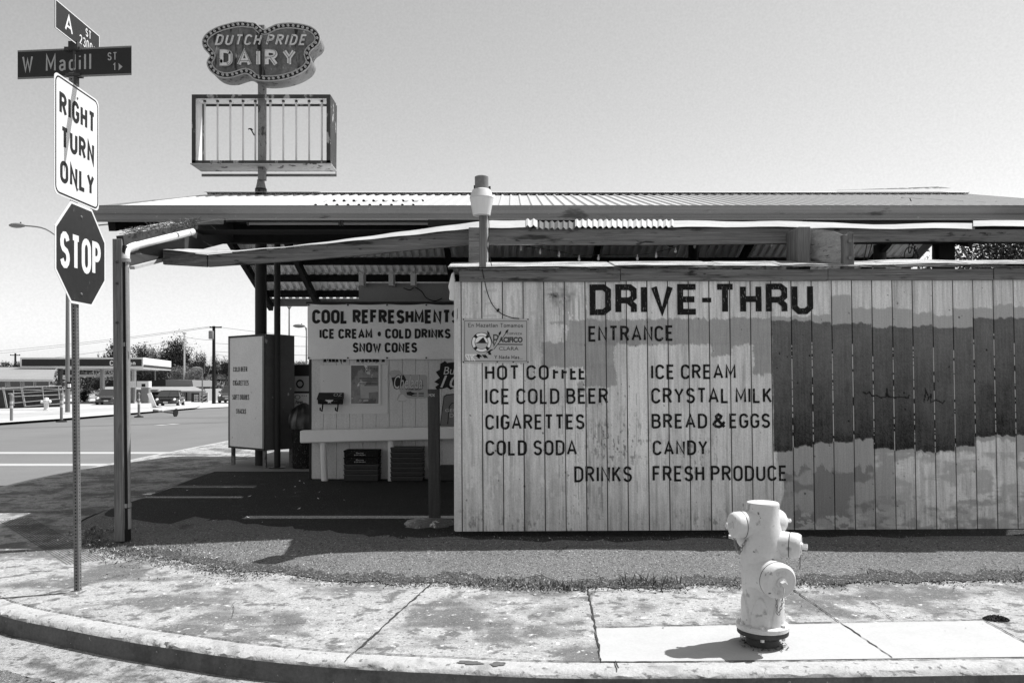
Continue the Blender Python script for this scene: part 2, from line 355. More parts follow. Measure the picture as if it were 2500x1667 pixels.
# travelling along KB (from far left to right) the road is on the right-hand side of travel
KW = .16
prof = [(0, .0), (.1, .0), (.128, -.004), (.147, -.016), (.156, -.036), (.163, -.09), (.168, -.16)]
inn = [(-5.3, 90), (-5.3, 30), (-5.39, 15.36), (-5.13, 11), (-5.0, 9.3), (-4.52, 8.48), (-4.15, 7.95), (-3.74, 7.56), (-2.98, 7.19), (-2.51, 6.89), (-1.93, 6.68), (-1.36, 6.45), (-.64, 6.38),
       (.59, 6.22), (1.59, 6.3), (2.8, 6.4), (4.17, 6.48), (8, 6.7), (14, 7.0)]
ia = cat_rom([(a, b, 0) for a, b in inn], 6)
# wobble the grassy near edge a little
ib = [Vector((p.x, p.y+(.035*sin(p.x*9)+.02*sin(p.x*23+1) if p.x > -4.6 else 0), 0)) for p in ia]
sheet('sidewalk', [(p.x, p.y) for p in kb]+[(p.x-(.05 if p.x < -4.6 else 0), p.y+.05) for p in reversed(ib)], 0, M_conc)
mb = MB(); rows = [offset(kb, d) for d, _ in prof]; n = len(kb)
kr = [[random.gauss(0, 1) for _ in kb] for _ in prof]
for j, (d, z) in enumerate(prof): mb.v += [(p.x, p.y-(.006*kr[j][i] if j in (2, 3) else 0), z-(abs(kr[j][i])*.006 if j in (2, 3) else 0)) for i, p in enumerate(rows[j])]
nk = 4
for j in range(nk):
    for i in range(n-1): mb.f.append((j*n+i, (j+1)*n+i, (j+1)*n+i+1, j*n+i+1))
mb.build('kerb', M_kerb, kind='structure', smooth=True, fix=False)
mb = MB()
for j in range(nk, len(prof)): mb.v += [(p.x, p.y, prof[j][1]) for p in rows[j]]
for j in range(len(prof)-nk-1):
    for i in range(n-1): mb.f.append((j*n+i, (j+1)*n+i, (j+1)*n+i+1, j*n+i+1))
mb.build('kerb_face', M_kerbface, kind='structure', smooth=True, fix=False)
# gutter pan and road
g0 = offset(kb, .165); g1 = offset(kb, .62)
mb = MB(); mb.v = [(p.x, p.y, -.146) for p in g0]+[(p.x, p.y, -.15+.006) for p in g1]
mb.f = [(i, n+i, n+i+1, i+1) for i in range(n-1)]
mb.build('gutter', M_gutter, kind='structure', fix=False)
sheet('road', [(-150, -20), (60, -20), (60, 4.6), (14, 5.4), (0, 5.4), (-7.9, 14), (-7.9, 130), (-150, 130)], -.15, M_asph_road)
sheet('ground', [(-1500, -300), (1500, -300), (1500, 2500), (-1500, 2500)], -.5, M_far_conc)
g2 = offset(kb, 2.6); lo = [i for i, p in enumerate(kb) if p.x > -6.5]
mb = MB(); mb.v = [(g1[i].x+.03*sin(i*1.9), g1[i].y+.02*sin(i*2.7), -.141) for i in lo]+[(g2[i].x, g2[i].y, -.141) for i in lo]; k_ = len(lo); mb.f = [(i, k_+i, k_+i+1, i+1) for i in range(k_-1)]
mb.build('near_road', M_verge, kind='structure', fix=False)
# asphalt lot: a low ramp up from the walk, then level
fb = []
for i, p in enumerate(ia):
    t = (ia[min(i+1, len(ia)-1)]-ia[max(i-1, 0)]).normalized(); w = .9 if p.x > -4 else max(.25, .9-(-4-p.x)*.8)
    fb.append(Vector((p.x-t.y*w, p.y+t.x*w, .1)))
n2 = len(ib)
mb = MB(); mb.v = [(p.x, p.y, .004) for p in ib]+[((p.x+q.x)/2, (p.y+q.y)/2, .06) for p, q in zip(ib, fb)]+[tuple(p) for p in fb]
for j in range(2):
    for i in range(n2-1): mb.f.append((j*n2+i, j*n2+i+1, (j+1)*n2+i+1, (j+1)*n2+i))
fc2 = [Vector((p.x+.02*sin(i*1.7), p.y+(.42+.06*sin(i*2.3)+.05*sin(i*.9) if p.x > -3.6 else .0), .104)) for i, p in enumerate(fb)]
for i in range(n2-1): 
    if fb[i].x > -3.9: mb.add([fb[i], fb[i+1], fc2[i+1], fc2[i]], [(0, 1, 2, 3)])
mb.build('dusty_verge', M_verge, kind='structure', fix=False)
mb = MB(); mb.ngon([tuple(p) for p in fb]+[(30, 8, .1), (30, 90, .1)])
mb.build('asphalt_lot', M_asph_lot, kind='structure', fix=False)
# store apron slab under the back of the canopy
sheet('store_apron', [(-5.28, 14.0), (-5.2, 13.6), (7, 13.6), (7, 19), (-5.28, 19)], .106, mat('apron_concrete', .24, .9, noise=((3, .2), (30, .25))))
# the newer, smoother slab by the hydrant and its joints
slab = [G(1455, 1533), G(2055, 1522), G(2402, 1515), G(2520, 1580), G(2560, 1603), G(1467, 1617)]
slab = [(p.x, p.y) for p in slab]
sheet('new_slab', [(p[0], p[1]) for p in slab], .004, M_conc_new)
mb = MB()
def crack(pix, w=.012, z=.008, j=.006, world=False):
    pts = [Vector((p[0], p[1], 0)) if world else G(*p) for p in pix]; out = []
    for a, b in zip(pts[:-1], pts[1:]):
        m = max(2, int((b-a).length/.05))
        for k in range(m): out.append(a.lerp(b, k/m)+Vector((random.uniform(-j, j), random.uniform(-j, j), 0)))
    out.append(pts[-1]); L = []; Rr = []
    for i, p in enumerate(out):
        t = (out[min(i+1, len(out)-1)]-out[max(i-1, 0)]).normalized(); nn = Vector((-t.y, t.x, 0)); ww = w*random.uniform(.2, 1)/2
        L.append(p+nn*ww); Rr.append(p-nn*ww)
    k = len(L); mb.add([(p.x, p.y, z) for p in L+Rr], [(i, i+1, k+i+1, k+i) for i in range(k-1)])
crack([(1054, 1424), (868, 1592)], .022); crack([(1435, 1438), (1453, 1533), (1467, 1618)], .016)
crack([(1926, 1432), (2050, 1520), (2178, 1607)], .013); crack([(1455, 1533), (2050, 1521), (2402, 1515)], .014, .0095); crack([(2402, 1515), (2520, 1580)], .012, .011)
crack([(448, 1370), (300, 1404), (177, 1434), (60, 1465), (0, 1480)], .012); crack([(2110, 1455), (2150, 1490), (2182, 1516)], .006); crack([(2335, 1425), (2420, 1460)], .007)
crack([(0, 1249), (180, 1251), (270, 1249)], .02); crack([(320, 1187), (420, 1180), (500, 1176)], .02)
crack([(p.x, p.y) for p in kb[90:]], .012, .0065, .002, True)
for px in (868, 1507): 
    a = min(kb, key=lambda p: abs(CX+F*p.x/p.y-px)); i = kb.index(a); b = offset(kb, .125)[i]; crack([(a.x, a.y), (b.x, b.y)], .012, .012, .003, True)
for k in range(9):      # hairline wandering cracks
    x = random.uniform(-3.2, 4.5); y = random.uniform(4.9, 6.2) if x > -1.5 else random.uniform(5.6, 7.0); a = random.uniform(0, 6.28); pt = [(x, y)]
    for i in range(random.randint(4, 9)): a += random.gauss(0, .5); x += cos(a)*.12; y += sin(a)*.08; pt.append((x, y))
    if all(4.75 < q[1] < 6.3 or q[0] < -1.8 for q in pt) and not any(.3 < q[0] < 3.2 and q[1] < 5.3 for q in pt): crack(pt, .005, .0085, .004, True)
mb.build('joints', M_crack, kind='structure', fix=False)
# grooved band of the kerb ramp
A = Vector((-3.68, 7.22, 0)); B = Vector((-5.75, 9.5, 0)); d = (B-A).normalized(); nn = Vector((-d.y, d.x, 0))
if nn.x > 0: nn = -nn
mb = MB()
for i in range(13):
    o = nn*(.026*i+.0); a = A+o+d*random.uniform(-.02, .02)+d*(-.0*i); b = B+o; w = nn*.0075
    mb.quad((a.x, a.y, .0045), (b.x, b.y, .0045), (b.x+w.x, b.y+w.y, .0045), (a.x+w.x, a.y+w.y, .0045))
mb.build('ramp_grooves', mat('groove_shadow_dirt', .09, 1, noise=((30, .6),)), kind='structure', fix=False)
mb = MB()
for k in range(7):
    x = random.uniform(-2.5, 5.5); y = random.uniform(6.9, 7.7); a = random.choice((0, .3, 2.9)); pt = [(x, y)]
    for i in range(random.randint(6, 16)): a += random.gauss(0, .35); x += cos(a)*.14; y += sin(a)*.05; pt.append((x, min(7.75, max(7.3, y))))
    crack(pt, .012, .109, .006, True)
mb.build('asphalt_cracks', M_crack, kind='structure', fix=False)
# repairs and stains on the kerb and road edge
mb = MB()
def blot(cx, cy, rx, ry, z, seed, n=26):
    r = random.Random(seed); ph = [r.uniform(0, 6.28) for _ in range(4)]
    pts = []
    for i in range(n):
        a = 2*pi*i/n; k = 1+.22*sin(2*a+ph[0])+.15*sin(5*a+ph[1])+.1*sin(9*a+ph[2]); pts.append((cx+rx*k*cos(a), cy+ry*k*sin(a), z))
    mb.ngon(pts)
kk = offset(kb, .06)
for X, rx, ry in ((-.24, .07, .03), (-.08, .05, .028)):
    p = min(kk, key=lambda q: abs(q.x-X)); blot(X, p.y-.01, rx, ry, .0045, int(X*100)+500)
mb.build('kerb_stains', mat('old_dark_paint', .1, .9, noise=((40, .5),)), kind='structure', fix=False)
mb = MB(); 
for x, y, rx, ry, sd in ((-1.0, 4.0, 1.4, .22, 3), (-2.3, 4.35, .8, .12, 4), (.8, 3.85, .9, .1, 8)): blot(x, y, rx, ry, -.136, sd, 60)
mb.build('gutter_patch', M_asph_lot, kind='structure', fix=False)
# far side of the side street: walks, lines, patches (figures: metres)
far = [(-22, 33), (-21.7, 38), (-22.2, 50), (-22.6, 57), (-25, 64), (-60, 66), (-90, 40), (-60, 33), (-30, 30.5)]
sheet('far_sidewalk', far, -.03, M_far_conc)
sheet('far_driveway', [(-24.6, 37), (-25.5, 56), (-27.3, 57.5), (-60, 45), (-60, 37.5), (-30, 36.2)], -.026, mat('driveway_asphalt', .36, .95, noise=((.5, .2), (6, .1))))
sheet('far_walk', [(-27.8, 44), (-28.6, 57.5), (-30.5, 59), (-60, 49), (-60, 44)], -.022, M_far_conc)
sheet('station_forecourt', [(-22.8, 58), (-21, 66), (-8.2, 70), (-8.2, 130), (-150, 130), (-150, 62), (-60, 60)], -.1, mat('forecourt_concrete', .42, .9, noise=((.2, .2), (2, .15))))
mb = MB()
for y0, y1, X in ((1103.5, 1108.5, -8.4), (1132, 1138, -8.6)):
    Ya = (CZ+.15)*F/(y0-HY); Yb = (CZ+.15)*F/(y1-HY); mb.quad((-21.5, Ya, -.143), (X, Ya, -.143), (X, Yb, -.143), (-21.5, Yb, -.143))
for px, py in ((393, 1037), (421, 1035)): p = G(px, py, -.14); mb.quad((p.x-.2, p.y-.3, -.143), (p.x+.2, p.y-.3, -.143), (p.x+.25, p.y+.3, -.143), (p.x-.15, p.y+.3, -.143))
mb.build('road_markings', M_paint_line, kind='structure', fix=False)
mb = MB(); 
for a, b, w in (((-21.5, 30.5), (-8.3, 40.5), .8), ((-21, 41), (-9, 44), .3)):
    mb.quad((a[0], a[1], -.144), (b[0], b[1], -.144), (b[0], b[1]+w*2, -.144), (a[0], a[1]+w, -.144))
mb.build('road_patches', mat('patch_asphalt', .13, .95, noise=((2, .2), (30, .2))), kind='structure', fix=False)
_ex = [p.x for p in ib if p.x > -4.4]; _ey = [p.y for p in ib if p.x > -4.4]
def edge_y0(x): return float(np.interp(x, _ex, _ey))
# tyre marks, leaves, grit -- scattered litter
mb = MB()
def chip(x, y, z, s):
    a = random.uniform(0, 6.28); h = s*random.uniform(.2, .9); dx = cos(a)*s; dy = sin(a)*s; k = random.uniform(.25, .6)
    mb.add([(x-dx, y-dy, z), (x-dy*k, y+dx*k, z+h*.4), (x+dx, y+dy, z+h), (x+dy*k, y-dx*k, z+.002)], [(0, 1, 2, 3)])
for i in range(700):
    x = random.uniform(-4.5, 4.6); y = random.uniform(4.7, 6.3)
    if x < -1.5: y += (-1.5-x)*.5
    if 0.35 < x < 3 and y < 5.1: continue
    chip(x, y, .006, random.uniform(.002, .006) if random.random() < .92 else random.uniform(.008, .014))
for i in range(260):
    chip(random.uniform(-5, 6), random.uniform(7.2, 11), .105, random.uniform(.004, .014))
mb.build('grit', mat('grit_and_leaf_bits', .07, 1, noise=((30, .6),)), kind='stuff', fix=False)
mb = MB()
for i in range(60):
    x = random.uniform(-4.6, -2.4); t = (x+4.6)/2.2; chip(x, 8.0-t*.9+random.gauss(0, .15), .03+t*.02, random.uniform(.006, .016))
for px, py in ((1925, 1222),): pass
for i in range(26): chip(random.uniform(-5, -2), random.uniform(8.5, 14), .108, random.uniform(.008, .03))
mb.build('paper_scraps', M_white, kind='stuff', fix=False)

# matted soil and dead leaves along the back edge of the walk
mb = MB(); sl_ = [p for p in ib if -4.6 < p.x < 8]; L_ = []; R_ = []
fine = []
for a, b in zip(sl_[:-1], sl_[1:]):
    m = max(1, int((b-a).length/.03))
    for k in range(m): fine.append(a.lerp(b, k/m))
xa = np.array([p.x for p in fine]); w1 = fbm(xa*3, xa*0+2, 301)*.5+fbm(xa*21, xa*0+5, 302)*.5; w2 = fbm(xa*4, xa*0+8, 303)*.5+fbm(xa*25, xa*0+1, 304)*.5
for p, a, b in zip(fine, w1, w2): L_.append((p.x, p.y-max(0, (a-.38))*.30, .008)); q = .07+max(0, b-.35)*.45; R_.append((p.x, p.y+q, .008+q*.12+.01))
k = len(fine); mb.v = L_+[(p.x, p.y+.012, .012) for p in fine]+R_
for j in range(2): mb.f += [(j*k+i, j*k+i+1, (j+1)*k+i+1, (j+1)*k+i) for i in range(k-1)]
mb.build('soil_edge', mat('matted_soil', .09, 1, noise=((40, .9), (110, .9)), grime=((60, .58, .64, .4), (12, .6, .68, .2)), bump=(60, 1, .04)), kind='structure', fix=False)
for nm_, v_, cn_ in (('pale_gravel', .42, 5200), ('dark_gravel', .03, 5200)):
    mb = MB()
    for i in range(cn_):
        x = random.uniform(-3.4, 6.6); y = edge_y0(x)+abs(random.gauss(0, .75)); f = vnoise(np.array([x*1.7]), np.array([y*3.1]), 61)[0]
        if random.random() > f*1.5 or y > 8: continue
        chip(x, y, min(.104, max(.004, (y-edge_y0(x))*.118)), random.uniform(.004, .011))
    mb.build(nm_, mat(nm_, v_, 1, noise=((30, .5),)), kind='stuff', fix=False)
# weeds along the edge of the walk
mb = MB()
def blade(x, y, z, h, lean):
    a = random.uniform(0, 2*pi); w = random.uniform(.003, .007); dx, dy = cos(a), sin(a); l = lean*random.uniform(.3, 1.2)
    b = random.uniform(0, 2*pi); lx, ly = cos(b)*l, sin(b)*l
    mb.add([(x-dx*w, y-dy*w, z), (x+dx*w, y+dy*w, z), (x+lx*.5+dx*w*.8, y+ly*.5+dy*w*.8, z+h*.7), (x+lx*.5-dx*w*.8, y+ly*.5-dy*w*.8, z+h*.7), (x+lx, y+ly, z+h)], [(0, 1, 2, 3), (3, 2, 4)])
def edge_y(x):
    for p, q in zip(ib[:-1], ib[1:]):
        if p.x <= x <= q.x and p.y < 9: return p.y+(q.y-p.y)*(x-p.x)/max(q.x-p.x, 1e-6)
    return 6.4
for i in range(26000):
    x = random.uniform(-4.4, 6.5); dn = fbm(np.array([x*1.6]), np.array([0.3]), 5)[0]
    if random.random() > (1.0 if x < 1.3 else .75)*min(1, max(0, (dn-.25)*2.6)): continue
    y = edge_y(x)+random.gauss(.015, .05+.07*dn+(.06 if x < -2 else 0))
    blade(x, y, max(0, (y-edge_y(x))*.07), random.uniform(.004, .018)*(2.2 if random.random() < .04 else 1), .035)
for cx, cy, cn, r, h in ((.42, 6.2, 260, .16, .05), (1.05, 6.27, 120, .12, .10), (-.1, 6.35, 220, .15, .04), (-3.3, 7.65, 700, .45, .035), (4.6, 6.55, 200, .2, .06), (-4.3, 8.4, 260, .18, .05), (5.02, 5.27, 0, 0, 0)):
    for k in range(cn):
        x = random.gauss(cx, r); y = random.gauss(cy, r*.35); blade(x, y, max(0, (y-edge_y(x))*.07), h*random.uniform(.3, 1.2), h*.7)
for k in range(9000):      # tiny stubble and debris all over the rough asphalt verge
    x = random.uniform(-3.4, 6.8); y = random.uniform(6.45, 7.8); f = vnoise(np.array([x*2.2]), np.array([y*5]), 31)[0]
    if random.random() < f*1.2-.1: blade(x, y, min(.1, max(0, (y-edge_y(x))*.105)), random.uniform(.003, .012), .018)
mb.build('weeds', M_grass, kind='stuff', fix=False)
mb = MB()
p = G(2432, 1512)
for k in range(900):
    a = random.uniform(0, 2*pi); r = random.random()**.5; x = p.x+cos(a)*r*.085; y = p.y+sin(a)*r*.06; z = .028*(1-r*r)*random.random(); s = .004
    nrm = Vector((random.gauss(0, 1), random.gauss(0, 1), 1)).normalized(); u = nrm.orthogonal().normalized()*s; w = nrm.cross(u)
    c = Vector((x, y, z+.004)); mb.quad(c-u-w, c+u-w, c+u+w, c-u+w)
mb.build('weed_tuft', mat('dark_weed', .05, .9), fix=False, label='low dark clump of weed growing at the right end of the new slab', cat='weed')
# ================================================================ THE PAINTED BOARD WALL (drive-thru menu)
YW = 7.78; WP = plane_px(YW)
wall = thing('board_wall', 'long white board wall painted with the drive-thru menu and patched grey', 'wall', (-.55, YW, .1))
def gtop(i): return 1125.5+50.4*i if i <= 15 else 1125.5+50.4*15+49.3*(i-15)
def shear(px): return 3.5+(9.5*(px-1176)/1300)
NB = 33
ztop_px, zbot_px = 688.0, 1297.0
xs = [1108.0]; bd = [-1]; gr = [0]
for i in range(0, NB):
    a, b = gtop(i), gtop(i+1)
    for t in (-1.3, -1.0, 1.0, 1.3): xs.append(a+t); bd.append(i); gr.append(1 if abs(t) < 1.1 else 0)
    for t in np.linspace(0, 1, 24)[1:-1]: xs.append(a+1.3+(b-a-2.6)*t); bd.append(i); gr.append(0)
xs = np.array(xs); bd = np.array(bd); gr = np.array(gr); ys = np.arange(ztop_px, zbot_px+1, 2.35)
XX, YY = np.meshgrid(xs, ys); BB, _ = np.meshgrid(bd, ys); GG, _ = np.meshgrid(gr, ys)
# --- paint layers, each with its own edges
br = rng.random(64)
val = .68+.14*(br[BB % 64]-.5)+.16*(fbm(XX/9+BB*5, YY/150, 1)-.5)+.12*(fbm(XX/60, YY/80, 2)-.5)+.22*(fbm(XX/2.5+BB*3, YY/60, 3)-.5)+.10*(vnoise(XX/1.5, YY/2, 14)-.5)-.12*np.clip((fbm(XX/7+BB*11, YY/240, 15)-.5)*5, 0, 1)
val = val-.13*np.clip((YY-1060)/240, 0, 1)*fbm(XX/30, YY/40, 12)*1.6     # splashed dirt towards the foot
k = np.clip((fbm(XX/6+BB*9, YY/70, 4)-.60)*7, 0, 1)*(fbm(XX/80, YY/90, 6) > .42); val = val*(1-k*.12)
def blend(mask, v, soft=1.0):
    global val
    m = np.clip(mask, 0, 1)*soft; val = val*(1-m)+v*m
jx = (fbm(XX/16, YY/16, 21)-.5)*14+(vnoise(XX/6, YY/1.6, 8)-.5)*3.5; jy = (fbm(XX/13, YY/30, 22)-.5)*14+(vnoise(XX/1.6, YY/9, 9)-.5)*5
def rect(x0, x1, y0, y1, s=1.5, q=1.0):
    X = XX+jx*q; Y = YY+jy*q
    return np.clip((X-x0)/s, 0, 1)*np.clip((x1-X)/s, 0, 1)*np.clip((Y-y0)/s, 0, 1)*np.clip((y1-Y)/s, 0, 1)
# ghost of old lettering and a cloud of stain, top left
for x0, x1, y0, y1 in ((1128, 1136, 705, 772), (1146, 1152, 712, 772), (1160, 1166, 705, 768), (1178, 1186, 706, 776), (1178, 1212, 706, 716), (1178, 1206, 738, 746), (1178, 1212, 768, 776), (1228, 1236, 706, 772), (1246, 1256, 720, 770), (1262, 1270, 706, 772), (1290, 1298, 706, 762), (1316, 1324, 706, 762), (1290, 1324, 760, 772)):
    blend(rect(x0, x1, y0, y1, 3, .5), .50, .75)
cl = np.exp(-(((XX-1372)/46)**2+((YY-722)/36)**2)); blend(np.clip(cl*2.2*fbm(XX/12, YY/12, 41)-.35, 0, 1), .3, .9)
blend(np.clip(np.exp(-(((XX-1352)/22)**2+((YY-722)/11)**2))*1.8*fbm(XX/6, YY/5, 42)-.5, 0, 1)*1.5, .1, .9)
dr = (vnoise(XX/2.6, YY*0+.5, 43) > .62)*np.clip((YY-715)/20, 0, 1)*np.clip((770+110*vnoise(XX/2.6, YY*0+3, 44)-YY)/10, 0, 1)*((XX > 1362) & (XX < 1432)); blend(dr*(fbm(XX/3, YY/30, 45) > .35), .24, .55)
blend(rect(1340, 1384, 784, 793, 2), .38, .8)
# drips lower down
dr = (vnoise(XX/2.4, YY*0+7.5, 53) > .7)*(fbm(XX/14, YY/25, 54) > .5)*((XX > 1350) & (XX < 1560) & (YY > 960) & (YY < 1270)); blend(dr*1.0, .25, .55)
blend(np.clip((fbm(XX/5, YY/13, 55)-.62)*14, 0, 1)*np.exp(-(((XX-1505)/75)**2+((YY-1080)/60)**2))*1.4, .16, .8)
blend(np.clip((fbm(XX/5, YY/13, 56)-.60)*14, 0, 1)*np.exp(-(((XX-1690)/70)**2+((YY-1120)/60)**2)), .2, .7)
blend(np.clip((fbm(XX/4, YY/16, 57)-.60)*12, 0, 1)*np.clip((YY-1228)/40, 0, 1)*(fbm(XX/45, YY/200, 58) > .52), .2, .6)
# pale scraped areas low on the left
blend(np.clip((fbm(XX/12, YY/22, 60)-.6)*12, 0, 1)*np.clip((YY-1115)/30, 0, 1)*np.clip((1230-YY)/30, 0, 1)*(XX < 1400), .7, .7)
# buffed patches of pale grey
for a in ((1386, 1890, 781, 845), (1733, 1786, 840, 872), (1835, 1886, 840, 919), (1320, 1500, 836, 898), (1425, 1502, 890, 946), (1405, 1425, 935, 962)):
    blend(rect(*a), .36+.10*(fbm(XX/2.2, YY/40, 61)-.5)+.06*(fbm(XX/30, YY/20, 62)-.5)+.03*(br[BB % 64]-.5), .9)
blend(rect(1470, 1560, 823, 845, 4), .26, .4)
# dark block with the stepped edges, and its halo
top = {15: 787, 16: 785, 17: 790, 18: 796, 19: 792, 20: 803, 21: 803, 22: 800, 23: 805, 24: 804, 25: 781, 26: 782, 27: 783}
bot = {15: 1106, 16: 1095, 17: 1087, 18: 1084, 19: 1078, 20: 1102, 21: 1104, 22: 1108, 23: 1108, 24: 1097, 25: 1074, 26: 1071, 27: 1069}
halo = {15: 777, 16: 775, 17: 771, 18: 725, 19: 755, 20: 755, 21: 757, 22: 768, 23: 775, 24: 758, 25: 756, 26: 749, 27: 755}
low = {15: 1300, 16: 1300, 17: 1300, 18: 1300, 19: 1300, 20: 1300, 21: 1128, 22: 1118, 23: 1112, 24: 1112, 25: 1086, 26: 1082, 27: 1150}
SX = XX
T = np.zeros_like(XX); Bt = T.copy(); Hl = T.copy(); Lw = T.copy(); has = BB >= 15
for i in range(15, NB):
    m = BB == i; T[m] = top.get(i, 785); Bt[m] = bot.get(i, 1075); Hl[m] = halo.get(i, 752); Lw[m] = low.get(i, 1150)
w = (vnoise(XX/10, XX*0, 70)-.5)*7+(vnoise(XX/2.5, YY/5, 71)-.5)*2.5
bl = np.clip((fbm(BB*1.7+XX/160, YY/46, 72)+.02*w-.47)*14, 0, 1)
blend(has*np.clip((YY-Bt+16)/2, 0, 1)*(BB < 21)*np.clip((XX-(1898+8*np.sin(YY/23)))/3, 0, 1), .33+.0*bl, .9)
blend(has*(BB < 21)*(YY > 1150+w*4)*np.clip((XX-1905)/3, 0, 1)*bl, .22, .8)
blend(has*(BB < 21)*(YY > 1262+w*2)*(fbm(XX/18, YY/9, 73) > .52)*(XX > 1905), .45, .8)
blend(has*(BB >= 21)*np.clip((YY-Bt+16)/2, 0, 1)*np.clip((Lw+w*2-YY)/3, 0, 1), .36, .9)
blend(has*(BB >= 20)*(YY > 1110)*np.clip((fbm(BB*1.3+XX/120+4, YY/48, 74)+.02*w-.5)*14, 0, 1), .42, .85)
blend(has*(BB >= 20)*(YY > 1110)*np.clip((fbm(XX/30, YY/30, 75)-.58)*5, 0, 1)*(vnoise(XX/30, YY/1.2, 76) > .3), .72, .7)
blend(has*(BB >= 20)*(YY > 1215)*np.clip((fbm(XX/30, YY/16, 77)-.5)*8, 0, 1), .30, .7)
blend(has*np.clip((YY-Hl+w)/2, 0, 1)*np.clip((T+14-YY)/2, 0, 1), .42, .94)
dk = has*np.clip((YY-T+w)/1.6, 0, 1)*np.clip((Bt+w-YY)/1.6, 0, 1)*np.clip((XX+jx*.3-1882)/2, 0, 1)
blend(dk, .19-.10*(YY-780)/320+.05*(fbm(XX/40, YY/40, 78)-.5)+.05*(fbm(XX/3+BB*7, YY/60, 81)-.5)+.05*(vnoise(XX/1.6, YY/1.6, 79)-.5)+.02*(br[(BB*3) % 64]-.5), .97)
# grooves inside the dark block kept the old white paint, with gaps
gap = (fbm(BB*7.3, YY/9, 80) > .57) | (YY < T+30+40*br[BB % 64])
pal = GG*dk*(BB > 15)*(~gap); val = val*(1-pal)+.62*pal
val = np.where((GG > 0) & (pal < .5), np.minimum(val*.35, .12), val)
# knots, nail heads
for i in range(130):
    x = random.uniform(1125, 2700); y = random.uniform(700, 1290); r = random.choice((1.2, 1.3, 1.5, 2.0)); val = np.where((XX-x)**2+((YY-y)/1.3)**2 < r*r, val*.35, val)
# scrawl on the dark block
px_ = [(2102, 962), (2112, 966), (2118, 961), (2124, 972), (2135, 970), (2146, 976), (2158, 974), (2161, 954), (2163, 973), (2180, 976), (2196, 974), (2212, 977), (2214, 970)]
for sc in (px_, [(2250, 985), (2256, 962), (2254, 955), (2262, 976), (2258, 984), (2268, 968), (2266, 988), (2280, 982), (2296, 990), (2300, 984)]):
    for (a, b), (c, d) in zip(sc[:-1], sc[1:]):
        t = np.clip(((XX-a)*(c-a)+(YY-b)*(d-b))/max((c-a)**2+(d-b)**2, 1), 0, 1); dd = np.hypot(XX-a-t*(c-a), YY-b-t*(d-b)); val = np.where(dd < 1.6, .03, val)
val = np.clip(.64+(val-.64)*1.12, .012, .86)
sh = 3.5+9.5*(XX-1176)/1300; tt = (YY-ztop_px)/(zbot_px-ztop_px)
WX = (XX+sh*tt-CX)*YW/F; WZ = CZ+(HY-(YY-(XX-1110)*.005))*YW/F; WYY = YW+GG*.007+.002*(br[BB % 64]-.5)
off = Vector(wall.location)
co = np.stack([WX-off.x, WYY-off.y, WZ-off.z], -1).reshape(-1, 3).astype(np.float32)
ny, nx = XX.shape; ii = np.arange(ny-1)[:, None]*nx+np.arange(nx-1)[None, :]
fc = np.stack([ii, ii+nx, ii+nx+1, ii+1], -1).reshape(-1, 4)
me = bpy.data.meshes.new('siding'); me.vertices.add(len(co)); me.vertices.foreach_set('co', co.ravel())
me.loops.add(fc.size); me.loops.foreach_set('vertex_index', fc.ravel().astype(np.int32)); me.polygons.add(len(fc))
me.polygons.foreach_set('loop_start', np.arange(0, fc.size, 4, dtype=np.int32)); me.update(calc_edges=True)
at = me.attributes.new('paint', 'FLOAT', 'POINT'); at.data.foreach_set('value', val.ravel().astype(np.float32))
me.materials.append(M_siding); o = bpy.data.objects.new('siding', me); COL.objects.link(o); o.parent = wall
XR = float(WX.max())
MB().box(-.56, XR, YW+.012, YW+.06, .17, 2.6).build('backing_frame', M_wood_dark, wall)
MB().box(-.565, -.53, YW-.004, YW+.12, .16, 2.585).build('corner_trim', mat('trim_paint', .55, .8, noise=((20, .15, (4, 4, .3)), (60, .2)), grime=((8, .62, .68, .15, (3, 3, .5)),)), wall)
mb = MB()
for a, b, sg in ((1122, 1513, 0), (1514.5, 2017, 1), (2019, 2420, -1), (2422, 2760, 0)):
    p = WP(a, 661-(a-1110)*.004); q = WP(b, 690-(b-1110)*.004); mb.box(p.x, q.x, YW-.035-.004*sg, YW+.0, q.z, p.z)
mb.build('top_rail', M_wood, wall)
# splintered plywood cap: a stack of thin ragged sheets
mb = MB(); z0 = WP(0, 661).z+.003
for L in range(5):
    x = -.62
    while x < XR:
        x2 = x+random.uniform(.25, 1.3); zz = z0+.006*L+random.uniform(-.002, .004); bend = random.uniform(-.004, .01); yf = YW-.075+random.uniform(-.03, .05)
        m = 8; tp = []; bt = []
        for i in range(m+1):
            xx = x+(x2-x)*i/m; zi = zz+bend*sin(pi*i/m)+.004*(xx*.0)+ (xx+.55)*.0045; yy = yf+random.uniform(-.008, .008); tp += [(xx, yy, zi+.004), (xx, YW+.45, zi+.124)]; bt += [(xx, yy, zi), (xx, YW+.45, zi+.12)]
        b = len(mb.v); mb.v += tp+bt; k = len(tp)
        for i in range(m): mb.f += [(b+2*i, b+2*i+2, b+2*i+3, b+2*i+1), (b+k+2*i, b+k+2*i+1, b+k+2*i+3, b+k+2*i+2), (b+2*i, b+k+2*i, b+k+2*i+2, b+2*i+2)]
        x = x2+random.uniform(-.05, .12)
mb.build('cap_sheets', M_shingle, wall, fix=False)
mb = MB(); mb.box(-.56, -.5, YW+.45, YW+.5, .1, 2.6); mb.box(XR-.1, XR, YW+.45, YW+.5, .1, 2.6); mb.box(-.56, XR, YW+.44, YW+.48, 2.5, 2.6); mb.build('rear_frame', M_wood_dark, wall)
